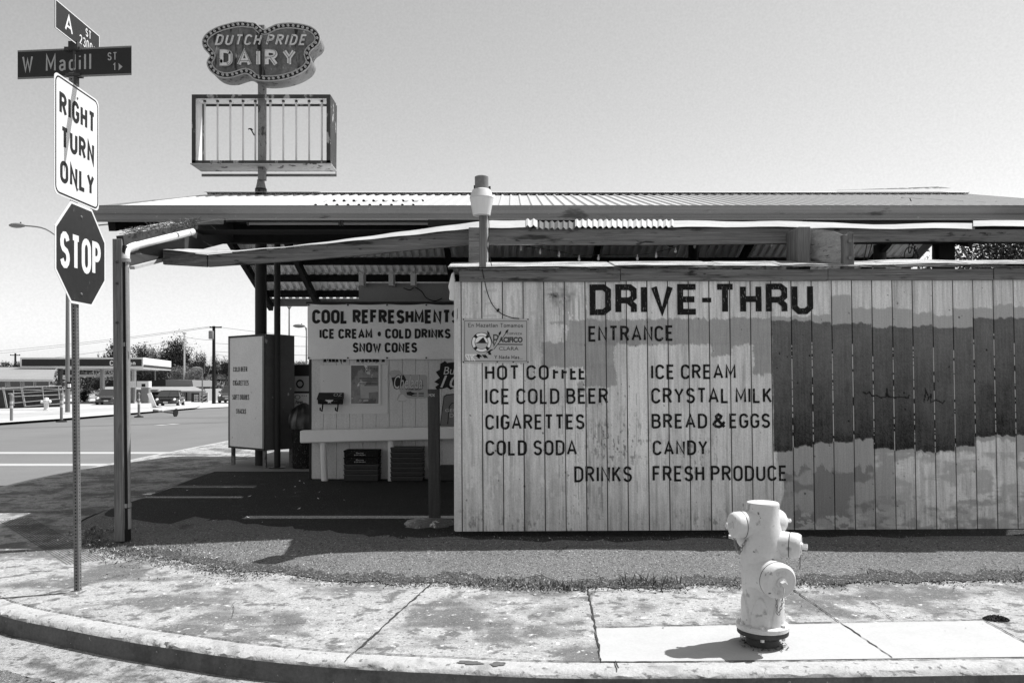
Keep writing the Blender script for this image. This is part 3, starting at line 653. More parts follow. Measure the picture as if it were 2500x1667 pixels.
# lettering (painted, 2 mm proud)
BT = .9
def letters(txt, x0, x1, y0, y1, t=5.4, **k):
    mb = MB(); strokes(mb, txt, x0, x1, y1, y0, t, lambda u, v, d=0: WP(u+(3.5+9.5*(u-1176)/1300)*(v-688)/609, v-(u-1110)*.0045, d), .0045, **k); mb.build('painted_lettering', M_black, wall, fix=False)
GD = dict(OCT, **{'E': (.6, [[(.6, 1), (0, 1), (0, 0), (.6, 0)], [(0, .5), (.55, .5)]]), 'H': (.6, GL['H'][1] and [[(0, 0), (0, 1)], [(.6, 0), (.6, 1)], [(0, .5), (.6, .5)]]), 'T': (.6, [[(0, 1), (.6, 1)], [(.3, 1), (.3, 0)]]), 'V': (.62, [[(0, 1), (.31, 0), (.62, 1)]]), })
letters('DRIVE', 1439, 1705, 696, 771, 14.5, gap=.2, glyphs=GD); letters('THRU', 1743, 1984, 696, 771, 14.5, gap=.2, glyphs=GD); letters('-', 1708, 1741, 696, 771, 11, glyphs={'-': (.3, [[(0, .47), (.3, .47)]])})
letters('ENTRANCE', 1435, 1643, 797, 835, 5.6, jit=.6, glyphs={'E': (.42, [[(.4, .8), (.4, 1), (0, 1), (0, .45)], [(0, .5), (.36, .5)]])} if False else None)
letters('HOT CO', 1183, 1338, 892, 928)
# tops of these letters vanish under the buffed patch
letters('FFEE', 1348, 1428, 892, 928, glyphs={'F': (.42, [[(.0, .72), (0, 0)], [(0, .52), (.36, .52)]]), 'E': (.42, [[(0, .8), (0, 0), (.42, 0)], [(0, .52), (.36, .52)]])})
letters('ICE COLD BEER', 1183, 1482, 949, 987); letters('CIGARETTES', 1183, 1424, 1012, 1049); letters('COLD SODA', 1183, 1405, 1075, 1112)
letters('DRINKS', 1398, 1538, 1139, 1178); letters('ICE CREAM', 1587, 1793, 892, 928); letters('CRYSTAL MILK', 1587, 1880, 949, 987)
letters('BREAD', 1587, 1722, 1012, 1048); letters('&', 1735, 1767, 1011, 1048, 6.6); letters('EGGS', 1776, 1875, 1012, 1048)
letters('CANDY', 1589, 1722, 1077, 1113); letters('FRESH PRODUCE', 1588, 1914, 1139, 1177)

# beer sign on the wall
bs = thing('metal_sign', 'pale metal sign with a life ring screwed to the left of the menu wall', 'sign', tuple(WP(1211, 885)))
SPN = plane_px(YW-.012); sm = lambda u, v, d=0: SPN(u, v+(u-1211)*.006, d)
mb = MB(); mb.prism([sm(1130, 778), sm(1291, 778), sm(1291, 886), sm(1130, 886)], (0, .008, 0)); mb.build('sign_plate', M_lightgrey, bs)
def ring2(mb, cx, cy, r0, r1, a0, a1, mp, d, n=20, ky=1):
    vs = []
    for i in range(n+1):
        a = R(a0+(a1-a0)*i/n); vs += [mp(cx+r0*cos(a), cy-r0*ky*sin(a), d), mp(cx+r1*cos(a), cy-r1*ky*sin(a), d)]
    mb.add(vs, [(2*i, 2*i+1, 2*i+3, 2*i+2) for i in range(n)])
mb = MB()
ribbon(mb, [(1134.5, 783.5), (1286, 783.5), (1286, 881.5), (1134.5, 881.5), (1134.5, 783.5)], 1.1, sm, .001)
strokes(mb, 'En Mazatlan Tomamos', 1143, 1277, 799, 789, 1.2, sm, .001, serif=True, gap=.12)
strokes(mb, 'Y Nada Mas...', 1207, 1276, 876, 867, 1.2, sm, .001, serif=True, gap=.12)
btext(mb, 'CERVEZA', 1238, 1275, 817, 811.5, sm, .001, bold=.0)
ring2(mb, 1175.5, 836, 15.6, 24.6, 0, 360, sm, .0008, 40)
for a in (45, 135, 225, 315): pass
mb.ngon([sm(x, y, .0016) for x, y in ((1162, 838), (1168, 834), (1173, 829), (1180, 823), (1187, 836), (1191, 838))])
for a, b in (((1158, 866), (1178, 871)), ((1176, 866), (1192, 874)), ((1190, 858), (1200, 866)), ((1185, 862), (1206, 852)), ((1164, 864), (1172, 876))):
    mb.ngon([sm(a[0], a[1], .001), sm((a[0]+b[0])/2+2, (a[1]+b[1])/2-4, .001), sm(b[0], b[1], .001), sm((a[0]+b[0])/2-2, (a[1]+b[1])/2+4, .001)])
for a, b in (((1203, 838), (1190, 808)), ((1205, 846), (1223, 808)), ((1206, 852), (1241, 804))):
    ribbon(mb, [a, ((a[0]+b[0])/2+1, (a[1]+b[1])/2), b], 1.6, sm, .0012)
    c = b; dx, dy = a[0]-b[0], a[1]-b[1]; l = math.hypot(dx, dy); dx /= l; dy /= l
    mb.ngon([sm(c[0]-dx*1, c[1]-dy*1, .0016), sm(c[0]+dx*6-dy*3, c[1]+dy*6+dx*3, .0016), sm(c[0]+dx*14, c[1]+dy*14, .0016), sm(c[0]+dx*6+dy*3, c[1]+dy*6-dx*3, .0016)])
mb.build('printed_lines', M_ink, bs, fix=False)
mb = MB()
for a0 in (55, 145, 235, 325): ring2(mb, 1175.5, 836, 16.8, 23, a0-0, a0+70, sm, .0016, 10)
ring2(mb, 1175.5, 836, 0.1, 15.4, 0, 180, sm, .001, 20)
for a, b in (((1136, 868), (1144, 880)), ((1143, 866), (1147, 881)), ((1149, 866), (1153, 881)), ((1157, 866), (1152, 873)), ((1153, 873), (1160, 881)), ((1136, 866), (1164, 866))): ribbon(mb, [a, b], 2.6, sm, .0018)
mb.build('white_print', M_white, bs, fix=False)
mb = MB()
btext(mb, 'P', 1204, 1217, 842, 816, sm, .0014, bold=.0); btext(mb, 'ACIFICO', 1218, 1276, 836, 822, sm, .0018, bold=.05); btext(mb, 'CLARA', 1218, 1266, 855, 846, sm, .0014, bold=.0)
ribbon(mb, [(1214, 840.5), (1276, 840.5)], 2.6, sm, .0014)
mb.build('grey_print', mat('dark_grey_print', .06, .6), bs, fix=False)
mb = MB()
for x, y in ((1131.5, 780), (1289, 779), (1131.5, 884), (1289, 883), (1214, 883.5), (1253, 883.5)): MB().lathe([(.0, .006), (.006, .004), (.008, 0)], sm(x, y, 0), (0, -1, 0), 8).build('screw', M_iron, bs)
# hanging wire and plug that runs from the lamp post to the sign
pts = [WP(1176, 648, .06), WP(1180, 672, .05), WP(1184, 690, .02), WP(1190, 715, .02), WP(1200, 740, .02), WP(1212, 756, .02), WP(1228, 768, .02), WP(1250, 776, .02), WP(1268, 778, .02)]
wire = thing('loose_wire', 'thin loose wire drooping from the lamp post down to the life ring sign', 'wire', tuple(pts[-1]))
MB().tube(cat_rom(pts, 5), .0045, 6).build('wire', M_ink, wire); MB().cbox(WP(1216, 758, .022), .02, .02, .035, Matrix.Rotation(.5, 3, 'Y')).build('clip', M_ink, wire)
# lamp on a short post
lp = thing('lamp_post', 'short weathered wooden post with a white barn lamp atop the menu wall', 'lamp', (-.31, YW-.06, 2.62))
YL = YW-.06; q = plane_px(YL)
MB().box(q(1170, 0).x, q(1187, 0).x, YL-.03, YL+.035, q(0, 652).z, q(0, 500).z).build('post', M_wood_v, lp, bev=.004)
MB().tube([q(1189.5, 640, -.01), q(1189.5, 560, -.01), q(1189, 500, -.01)], .008, 8).build('conduit', M_white, lp, smooth=True)
MB().tube(cat_rom([q(1191, 510, 0), q(1194, 560, 0), q(1190, 600, 0), q(1197, 635, 0), q(1201, 650, 0)], 5), .004, 6).build('cable', M_ink, lp)
c = q(1176, 0); zz = lambda y: q(0, y).z
MB().lathe([(0.02, zz(528)), (.084, zz(527.5)), (.112, zz(489)), (.114, zz(487)), (.109, zz(486))], (c.x, YL-.02, 0), n=36).build('lens', M_lightgrey if False else mat('prismatic_lens', .7, .25, noise=((30, .1, (1, 1, .1)),), spec=.6), lp, smooth=True)
MB().lathe([(.109, zz(488)), (.116, zz(485)), (.112, zz(482)), (.088, zz(466)), (.075, zz(464))], (c.x, YL-.02, 0), n=36).build('housing', mat('lamp_housing', .6, .5, noise=((30, .1),)), lp, smooth=True)
MB().lathe([(.066, zz(467)), (.0665, zz(434)), (.05, zz(431.5)), (.0, zz(431))], (c.x, YL-.02, 0), n=30).build('photocell', mat('grey_photocell', .2, .6, noise=((9, .3), (30, .2))), lp, smooth=True)
MB().box(q(1157, 0).x, q(1161, 0).x, YL-.04, YL, zz(466), zz(455)).build('bracket', M_iron, lp); MB().box(q(1193, 0).x, q(1198, 0).x, YL-.02, YL, zz(466), zz(456)).build('bracket', M_iron, lp)
# white rag at the wall corner, cables dangling
mb = MB(); random.seed(3)
pr = [(1102, 668), (1108, 663), (1112, 690), (1111, 734), (1096, 732), (1098, 712), (1094, 700)]
mb.prism([P(x, y, YW+.05) for x, y in pr], (0, .05, 0)); mb.build('hanging_bag', M_white, label='crumpled white plastic bag hanging off the wall corner behind the banner', cat='bag', bev=.008)
# ================================================================ MAIN CANOPY
YE, YR, YB = 10.7, 14.6, 18.3; ZE, ZR, ZB = 3.95, 5.06, 3.56; XL, XRR = -5.59, 8.03
can = thing('drive_through_canopy', 'long corrugated metal gable roof over the drive-through lane, on round steel posts', 'canopy', (1.2, 14.6, .1))
LIGHT_HOLES = [(-2.95, -1.35, 11.2, 11.42), (-2.95, -1.35, 12.4, 12.62)]  # slots added in the roof so sun lays two bright patches below
def corr(x0, x1, ya, za, yb, zb, pitch=.1555, dep=.032, w=(.46, .62, .84), holes=()):
    mb = MB(); x = x0; k = 0; pr = []
    while x < x1:
        pr += [(x, 0), (x+pitch*w[0], 0), (x+pitch*w[1], dep), (x+pitch*w[2], dep)]; x += pitch
    segs = sorted(set([0, 1]+[(h-ya)/(yb-ya) for hh in holes for h in hh[2:4]]))
    for s0, s1 in zip(segs[:-1], segs[1:]):
        ym = ya+(yb-ya)*(s0+s1)/2; b = len(mb.v); n = len(pr)
        for s in (s0, s1): mb.v += [(x, ya+(yb-ya)*s, za+(zb-za)*s+h) for x, h in pr]
        for i in range(n-1):
            xm = (pr[i][0]+pr[i+1][0])/2
            if any(h[0] < xm < h[1] and h[2] < ym < h[3] for h in holes): continue
            mb.f.append((b+i, b+i+1, b+n+i+1, b+n+i))
    return mb
corr(XL, XRR+.3, YE, ZE, YR, ZR, dep=.022, w=(.66, .76, .9), holes=LIGHT_HOLES).build('front_slope', M_roof, can, fix=False)
corr(XL, XRR+.3, YR, ZR, YB, ZB, dep=.06, w=(.5, .54, .96)).build('rear_slope', M_roof_in, can, fix=False)
mb = MB(); mb.add([(XL-.02, YR-.16, ZR+.012), (XRR+.3, YR-.16, ZR+.012), (XRR+.3, YR, ZR+.062), (XL-.02, YR, ZR+.062), (XL-.02, YR+.16, ZR-.01), (XRR+.3, YR+.16, ZR-.01)], [(0, 1, 2, 3), (3, 2, 5, 4)]); mb.build('ridge_cap', M_roof, can)
# box gutter with pressed lines
mb = MB(); pf = [(0, 0), (-.012, .0), (-.03, .03), (-.03, .055), (-.022, .06), (-.022, .085), (-.04, .1), (-.05, .15), (-.05, .185), (-.056, .19), (-.056, .2), (0, .2)]
zb = P(0, 541, YE-.03).z; sc_ = (P(0, 503.5, YE).z-zb)/.2
n = len(pf); X1 = XRR+.3
mb.v = [(XL-.05, YE+a, zb+b*sc_) for a, b in pf]+[(X1, YE+a, zb+b*sc_) for a, b in pf]; mb.f = [(i, i+1, n+i+1, n+i) for i in range(n-1)]+[tuple(range(n)), tuple(range(2*n-1, n-1, -1))]
mb.build('gutter_fascia', M_fascia, can)
mb = MB(); mb.box(XL+.02, X1, YB+.0, YB+.04, ZB-.17, ZB+.01); mb.build('rear_fascia', M_fascia, can)
def slope_z(y): return ZE+(ZR-ZE)*(y-YE)/(YR-YE) if y < YR else ZR+(ZB-ZR)*(y-YR)/(YB-YR)
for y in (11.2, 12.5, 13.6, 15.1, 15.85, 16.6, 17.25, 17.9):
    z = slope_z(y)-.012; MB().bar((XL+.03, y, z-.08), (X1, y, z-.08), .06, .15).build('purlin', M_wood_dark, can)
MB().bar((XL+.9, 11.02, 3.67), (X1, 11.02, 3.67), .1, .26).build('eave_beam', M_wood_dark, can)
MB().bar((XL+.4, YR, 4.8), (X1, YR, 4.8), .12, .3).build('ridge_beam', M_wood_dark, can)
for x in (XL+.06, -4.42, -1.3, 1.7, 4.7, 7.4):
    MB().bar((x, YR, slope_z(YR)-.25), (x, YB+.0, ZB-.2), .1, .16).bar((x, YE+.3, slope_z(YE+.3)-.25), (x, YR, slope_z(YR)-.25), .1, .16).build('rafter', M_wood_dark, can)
# bargeboards at both gable ends
for x in (XL-.03, X1+.03):
    MB().bar((x, YR, ZR-.08), (x, YB+.04, ZB-.08), .03, .2).build('bargeboard', M_fascia, can)
    MB().bar((x, YE-.03, ZE-.02), (x, YR, ZR-.04), .03, .09).build('bargeboard', M_fascia, can)
p = P(677, 1142, 14.2); MB().tube([(p.x, 14.2, .1), (p.x-.0, 14.2, slope_z(14.2)-.05)], .056, 18).build('post', M_pole, can, smooth=True)
MB().lathe([(.15, 0), (.15, .015), (.06, .02)], (p.x, 14.2, .106), n=20).build('post_foot', M_pole, can)
for px_, Y_, r in ((2148, 16.0, .12), (1693, 15.4, .1)):
    p = P(px_, 600, Y_); MB().tube([(p.x, Y_, .1), (p.x, Y_, slope_z(Y_)-.1)], r, 16).build('post', M_pole, can, smooth=True)
p = P(2303, 600, 11.3); MB().box(p.x-.11, p.x+.11, 11.2, 11.4, .1, 3.6).build('square_post', M_wood_dark, can)
# curled lifted sheet strip on the roof, upper right, and twigs
p0 = P(2206, 484, 13.3); p1 = P(2465, 499, 11.7)
mb = MB(); mb.bar(p0, p1, .12, .015); st = mb.build('loose_roof_strip', mat('weathered_strip', .28, .8, noise=((4, .3),)), can, label='loose dark strip of flashing lying on the roof', fix=True)
mb = MB(); 
for px_, py, l in ((2221, 484, 1), (2393, 493, -1), (2432, 492, -1), (2443, 497, 1)): a = P(px_, py, 12.2); MB().tube([a, a+Vector((.06*l, 0, -.12))], .008, 5).build('twig', M_ink, can)
p = P(2190, 466, YR); mb = MB(); mb.add([p+Vector((-1.1, -.05, .0)), p+Vector((.95, -.1, .02)), p+Vector((.8, .1, .1)), p+Vector((-1.1, .1, .03))], [(0, 1, 2, 3)]); mb.build('lifted_ridge_flap', M_rustdark, can, fix=False)
# strip lights under the eave
def striplight(px0, px1, lab, Y=10.62, tube=True):
    a, b = P(px0, 545, Y), P(px1, 545, Y); t = thing('strip_light', lab, 'light', ((a.x+b.x)/2, Y, 3.77), 'strip lights under the canopy eave')
    MB().box(a.x, b.x, Y-.02, Y+.07, P(0, 541, Y).z, P(0, 535, Y).z).build('housing', M_fascia, t)
    MB().tube([(a.x+.03, Y-.03, P(0, 547, Y).z), (b.x-.03, Y-.03, P(0, 547, Y).z)], .02, 10).build('tube', M_tube if tube else M_midgrey, t, smooth=True)
    MB().box(a.x, a.x+.025, Y-.05, Y, P(0, 551, Y).z, P(0, 541, Y).z).build('tube_socket', M_fascia, t); MB().box(b.x-.025, b.x, Y-.05, Y, P(0, 551, Y).z, P(0, 541, Y).z).build('tube_socket', M_fascia, t)
striplight(605, 833, 'left one of the two white strip lights end to end under the left canopy eave'); striplight(835, 1063, 'strip light under the canopy eave just left of the barn lamp')
striplight(1968, 2414, 'long dim strip light under the canopy eave at the far right', tube=False)

# ================================================================ LEAN-TO AWNING between canopy and wall
aw = thing('lean_to_awning', 'sagging weathered timber lean-to with bleached plywood and corrugated sheets', 'awning', (-3.78, 7.84, .1))
YA = 8.35
def zA(px): 
    pts = [(398, 612), (507, 622), (700, 606), (870, 590), (1000, 577), (1150, 560), (1300, 558), (1540, 559), (1830, 556), (2000, 559), (2240, 560), (2500, 560), (2800, 560)]
    return float(np.interp(px, [a for a, b in pts], [b for a, b in pts]))
def zAb(px):
    pts = [(398, 645), (507, 651), (700, 638), (870, 624), (1000, 611), (1150, 598), (1540, 598), (1830, 596), (1960, 592), (2240, 589), (2500, 590), (2800, 590)]
    return float(np.interp(px, [a for a, b in pts], [b for a, b in pts]))
def beam(a, b, n=14, Yf=lambda px: YA, m=M_wood, name='front_beam'):
    mb = MB(); N = n+1
    for i in range(N):
        px = a+(b-a)*i/n; Y = Yf(px); t = P(px, zA(px), Y); u = P(px, zAb(px), Y); mb.v += [tuple(t), (t.x, Y+.045, t.z), tuple(u), (u.x, Y+.045, u.z)]
    for i in range(n):
        j = 4*i; k = j+4; mb.f += [(j, j+2, k+2, k), (j+1, k+1, k+3, j+3), (j, k, k+1, j+1), (j+2, j+3, k+3, k+2)]
    mb.f += [(0, 1, 3, 2), (4*n, 4*n+2, 4*n+3, 4*n+1)]; return mb.build(name, m, aw)
beam(398, 505, 4, lambda px: YA+.22*(507-px)/109); beam(508, 1149, 20); beam(1151, 1952, 16); beam(1980, 2760, 12)
# post + downpipe at the front left
XPo = P(285, 0, 7.84).x
mb = MB(); a0, a1 = P(274, 583, 7.84), P(296, 583, 7.84); b0, b1 = P(279, 1312, 7.84), P(302, 1312, 7.84)
zb_ = .04
mb.add([(b0.x, 7.84, zb_), (b1.x, 7.84, zb_), (b1.x, 7.95, zb_), (b0.x, 7.95, zb_), (a0.x, 7.84, a0.z), (a1.x, 7.84, a1.z), (a1.x, 7.95, a1.z), (a0.x, 7.95, a0.z)], [(3, 2, 1, 0), (4, 5, 6, 7), (0, 1, 5, 4), (1, 2, 6, 5), (2, 3, 7, 6), (3, 0, 4, 7)])
mb.build('post', M_wood_v, aw, bev=.004)
MB().add([(b1.x+.004, 7.86, zb_), (b1.x+.03, 7.86, zb_), (b1.x+.03, 7.93, zb_), (b1.x+.004, 7.93, zb_), (a1.x+.004, 7.86, a1.z-.06), (a1.x+.025, 7.86, a1.z-.06), (a1.x+.025, 7.93, a1.z-.06), (a1.x+.004, 7.93, a1.z-.06)], [(3, 2, 1, 0), (4, 5, 6, 7), (0, 1, 5, 4), (1, 2, 6, 5), (2, 3, 7, 6), (3, 0, 4, 7)]).build('post_packer', M_wood_dark, aw)
mb = MB()
for py in (640, 692, 788): MB().lathe([(0, .012), (.012, .01), (.014, 0)], P(286, py, 7.838), (0, -1, 0), 8).build('bolt', M_iron, aw)
# rafter climbing back from the post to the canopy
rz = lambda y: 3.05+.27*(y-7.84)
MB().bar((XPo+.02, 7.9, rz(7.9)-.17), (XPo+.02, 12.4, rz(12.4)-.17), .07, .32).build('side_rafter', mat('stained_rafter', .05, .9, noise=((6, .5, (1, .3, 4)),), grime=((5, .62, .7, .25, (1, .3, 3)),)), aw)
MB().bar((XPo+.1, 7.95, rz(7.95)-.33), (XPo+.1, 9.6, rz(9.6)-.33), .05, .03).build('rafter_ledger', mat('pale_batten', .4, .8, noise=((10, .3),)), aw)
mb = MB()
for i in range(420):
    y = random.uniform(7.95, 9.7); x = XPo+random.uniform(-.04, .1); z = rz(y)+random.uniform(0, .05); a = random.uniform(0, 6.28); e = random.gauss(.1, .3); l = random.uniform(.02, .09)
    mb.tube([(x, y, z), (x+cos(a)*l, y+sin(a)*l, z+e*l)], .003, 3, caps=False)
mb.build('leaf_litter', mat('dry_litter', .14, .95, noise=((30, .6),)), kind='stuff')
dp = thing('downpipe', 'white plastic downpipe with an elbow running down the front left post', 'pipe', (P(309, 0, 7.9).x, 7.9, .3))
el = [P(470, 566, 9.35), P(420, 578, 8.8), P(330, 601, 8.12), P(314, 606, 8.0), P(306, 612, 7.93), P(304.5, 626, 7.9), P(305, 640, 7.9)]
M_pipe = mat('white_pipe', .62, .5, noise=((6, .15), (40, .1)), grime=((9, .62, .66, .1, (1, 1, 1)),)); M_pipe2 = mat('grimy_pipe', .26, .6, noise=((8, .25, (2, 2, .3)), (30, .2)), grime=((7, .66, .7, .6, (3, 3, .5)), (9, .64, .7, .08, (3, 3, .4))))
MB().tube(cat_rom(el[:4], 4), .038, 16).build('upper_run', M_pipe, dp, smooth=True)
MB().tube(cat_rom(el[2:], 5), .047, 16).build('elbow', M_pipe, dp, smooth=True)
MB().tube([P(305, 634, 7.9), P(308, 900, 7.9), P(309, 1235, 7.9)], .0385, 16).build('lower_run', M_pipe2, dp, smooth=True)
for a_, b_, c_, r_c in ((306, 836, 846, .043), (309, 1228, 1238, .046), (310, 1240, 1290, .04), (306, 632, 640, .05)): MB().tube([P(a_, b_, 7.9), P(a_, c_, 7.9)], r_c, 16).build('coupling', M_pipe2, dp, smooth=True)
MB().tube([P(309, 1288, 7.91), P(309, 1308, 7.91)], .022, 10).build('stub', M_wood_v, dp)
# roof sheets of the awning
BK = [(398, 611), (454, 606), (573, 611), (709, 601), (858, 582), (1147, 543), (1200, 538), (1640, 539), (1990, 541), (2100, 547), (2380, 543), (2800, 540)]
def awn(px0, px1, Yb, name, m, lift=0, n=10, corrug=False, wav=.004, dy=0):
    mb = MB(); N = (int((px1-px0)/4.5) if corrug else n)
    for i in range(N+1):
        px = px0+(px1-px0)*i/N; a = P(px, zA(px)-2, YA-.06); q = P(px, np.interp(px, [u for u, _ in BK], [v for _, v in BK])+dy, Yb); h = (.014*sin(i*pi/1.6) if corrug else wav*sin(i*1.3))+lift
        mb.v += [(a.x, a.y, a.z+.004+h), (q.x, Yb, q.z+h), (a.x, a.y, a.z+h), (q.x, Yb, q.z+h-.004)]
    for i in range(N): j = 4*i; k = j+4; mb.f += [(j, k, k+1, j+1), (j+2, j+3, k+3, k+2), (j, j+2, k+2, k)]
    return mb.build(name, m, aw, fix=False)
awn(398, 1290, 9.5, 'plywood_sheet', M_ply, n=40, wav=.003)
awn(1286, 1412, 9.5, 'broken_corrugated_sheet', mat('rusted_sheet', .1, .7, noise=((20, .5),)), corrug=True, lift=-.012)
awn(1284, 1312, 9.5, 'corrugated_sheet', M_roof, corrug=True, lift=.012); awn(1404, 1645, 9.5, 'corrugated_sheet', M_roof, corrug=True, lift=.008)
awn(1636, 1990, 9.5, 'plywood_sheet', M_ply, n=8, wav=.006); awn(1985, 2380, 9.5, 'plywood_sheet', M_ply, n=8, lift=-.004, wav=.006); awn(2376, 2760, 9.5, 'plywood_sheet', M_ply, n=8, lift=.02)
# strip and sheet added to block sun, leaving one narrow lit line below
MB().box(-3.8, -1.2, 9.48, 9.78, 3.425, 3.43).build('sun_block_strip', M_wood_dark, aw)
mb = MB(); mb.add([(-3.8, 9.74, 3.60), (6.4, 9.74, 3.60), (6.4, 11.2, 3.905), (-3.8, 11.2, 3.905), (-3.8, 9.74, 3.606), (6.4, 9.74, 3.606), (6.4, 11.2, 3.911), (-3.8, 11.2, 3.911)], [(0, 1, 2, 3), (4, 5, 6, 7), (0, 1, 5, 4)]); mb.build('sun_block_sheet', M_ply, aw, fix=False)
for px_ in (1290, 1640, 2010, 2370, 2700):
    a = P(px_, 566, YA+.05); MB().bar((a.x, YA+.05, a.z-.1), (a.x, 9.5, 3.42), .045, .12).build('joist', M_wood_dark, aw)
MB().bar((-1.0, 9.5, 3.5), (6.3, 9.5, 3.46), .045, .1).build('rear_bearer', M_wood_dark, aw)
# stub posts that stand on the wall and hold the awning beam
MB().box(P(1145, 0, 8.2).x, P(1171, 0, 8.2).x, 8.15, 8.3, 2.62, P(0, 558, 8.2).z).build('stub_post', M_wood, aw)
MB().box(P(1947, 0, 8.0).x, P(1976, 0, 8.0).x, 7.97, 8.33, 2.62, P(0, 555, 8.0).z).build('stub_post', M_wood_v, aw, bev=.004)
Mb = mat('split_grey_beam', .36, .85, noise=((5, .35, (1, 1, 5)), (18, .45, (.4, 1, 8)), (60, .3)), grime=((7, .6, .64, .05, (.6, 1, 4)),), bump=(20, 1, .012, (.6, 1, 5)))
a = [P(1975, 556, 8.1), P(2008, 560, 7.95), P(2040, 566, 7.85), P(2060, 573, 7.78), P(2056, 588, 7.78), P(2053, 646, 7.78), P(2020, 640, 7.9), P(1975, 629, 8.1)]
MB().prism(a, (-.03, .13, 0)).build('broken_beam_stub', Mb, aw, bev=.004)
a = [P(2060, 572, 7.72), P(2069, 574, 7.72), P(2074, 566, 7.72), P(2084, 568, 7.72), P(2086, 656, 7.72), P(2060, 656, 7.72)]
MB().prism(a, (0, .09, 0)).build('bracket_post', M_wood_v, aw, bev=.003)
mb = MB()
for y in (589, 630): MB().lathe([(.0, .02), (.018, .018), (.02, 0)], P(2074, y, 7.72), (0, -1, 0), 8).cbox(P(2074, y, 7.705), .022, .02, .022).build('bolt', M_galv, aw)
# string of bulbs under the beam
sb = thing('string_lights', 'string of small clear bulbs hanging in the dark under the awning beam', 'string lights', tuple(P(1270, 605, 8.6)))
bl_ = [(1272, 606), (1319, 615), (1365, 622), (1414, 632), (1461, 630), (1556, 630), (1602, 624), (1649, 612), (1696, 600), (1884, 598)]
MB().tube(cat_rom([P(a, b-8, 8.6) for a, b in bl_], 3), .003, 4).build('cord', M_ink, sb)
for a, b in bl_:
    c = P(a, b, 8.6); MB().lathe([(.001, -.03), (.012, -.02), (.014, 0), (.007, .02), (.007, .035)], c, n=10).build('bulb', M_lamp, sb, smooth=True)
# cables and ribbons hanging at the right
cb = thing('hanging_cables', 'thin cables and torn ribbons dangling under the awning beam before the far tree', 'cables', tuple(P(2230, 592, 8.45)))
for pts in ([(2118, 590), (2110, 630), (2104, 652)], [(2130, 590), (2122, 620), (2112, 652)], [(2222, 588), (2218, 610), (2222, 618), (2227, 600), (2230, 590)], [(2228, 590), (2236, 612), (2244, 628), (2232, 610)], [(2235, 600), (2228, 632), (2240, 605)], [(2208, 650), (2208, 622), (2213, 608), (2222, 604), (2232, 608), (2240, 625), (2242, 650)], [(2275, 590), (2280, 620), (2277, 650)]):
    MB().tube(cat_rom([P(a, b, 8.45) for a, b in pts], 4), .0055, 5).build('cable', M_ink, cb)

# ================================================================ POLE SIGN
XP = P(637, 0, 14.7).x; YP = 14.7
ps = thing('pole_sign', 'tall old roadside sign, a bulb-edged double-lobed sign above an empty rusty box frame', 'sign', (XP, YP, .1))
MB().tube([(XP, YP, .1), (XP, YP, 3.2), (XP, YP, 5.2)], .105, 24).build('lower_pole', M_pole, ps, smooth=True)
MB().lathe([(.105, 5.1), (.105, 5.16), (.066, P(0, 444, YP).z), (.068, P(0, 440, YP).z), (.055, P(0, 439, YP).z)], (XP, YP, 0), n=20).build('taper', M_rust, ps, smooth=True)
q = plane_px(14.59)
MB().box(q(632, 0).x, q(648, 0).x, 14.53, 14.66, q(0, 440).z, q(0, 65).z).build('upper_pole', M_rust, ps)
fo = [(1790, 203), (1765, 180), (1745, 163), (1700, 157), (1640, 153), (1570, 165), (1500, 185), (1440, 215), (1402, 250), (1386, 290), (1396, 330), (1420, 358), (1440, 385), (1425, 410), (1418, 440), (1435, 480), (1470, 512), (1520, 532), (1580, 533), (1640, 515), (1680, 505), (1710, 517), (1740, 543), (1800, 555), (1870, 555), (1940, 545), (2010, 525), (2070, 495), (2110, 460), (2127, 415), (2113, 375), (2130, 345), (2165, 318), (2183, 290), (2186, 255), (2165, 215), (2120, 185), (2060, 170), (1980, 162), (1900, 170), (1850, 190), (1815, 207)]
fo = [(x/2.8, y/2.8) for x, y in fo]; cr = [tuple(v)[:2] for v in cat_rom([(x, y, 0) for x, y in fo+[fo[0]]], 3)][:-1]
YF = 14.40; sp = plane_px(YF)
mb = MB(); n = len(cr); fr = [sp(x, y) for x, y in cr]; mb.v = [tuple(v) for v in fr]+[(v.x, YF+.36, v.z) for v in fr]; mb.f = [(i, (i+1) % n, (i+1) % n+n, i+n) for i in range(n)]
mb.ngon([(v.x, YF+.36, v.z) for v in fr]); mb.build('sign_can', M_rust, ps)
def inset(poly, d):
    out = []; N = len(poly)
    for i in range(N):
        a = Vector(poly[i-2]); b = Vector(poly[(i+2) % N]); t = (b-a).normalized(); out.append((poly[i][0]+t.y*d, poly[i][1]-t.x*d))
    return out
ar = sum(a[0]*b[1]-b[0]*a[1] for a, b in zip(cr, cr[1:]+cr[:1])); sg = 1 if ar < 0 else -1
i1 = inset(cr, 11.5*sg); i0 = inset(cr, 1.5*sg)
MB().ngon([sp(x, y, .004) for x, y in i1]).build('face_panel', mat('faded_sign_face', .13, .6, noise=((5, .8, (1, 1, .3)), (25, .6)), grime=((8, .55, .63, .03, (1, 1, .16)), (10, .62, .68, .3, (1, 1, .3)), (14, .66, .7, .02))), ps, fix=False)
mb = MB(); n = len(cr); mb.v = [tuple(sp(x, y, 0)) for x, y in cr]+[tuple(sp(x, y, 0)) for x, y in i1]; mb.f = [(i, (i+1) % n, (i+1) % n+n, i+n) for i in range(n)]; mb.build('bulb_border', mat('rusted_border', .03, .8, noise=((20, .5),)), ps, fix=False)
for pl_, wd in ((cr, 1.5), (i1, 1.6)):
    mb = MB(); pl = [sp(x, y, .012) for x, y in pl_]; mb.tube(pl+[pl[0]], .012, 6, caps=False); mb.build('rim', mat('pale_rim', .35, .6, noise=((20, .4),)), ps)
mid = inset(cr, 6*sg); L = 0; per = [0]
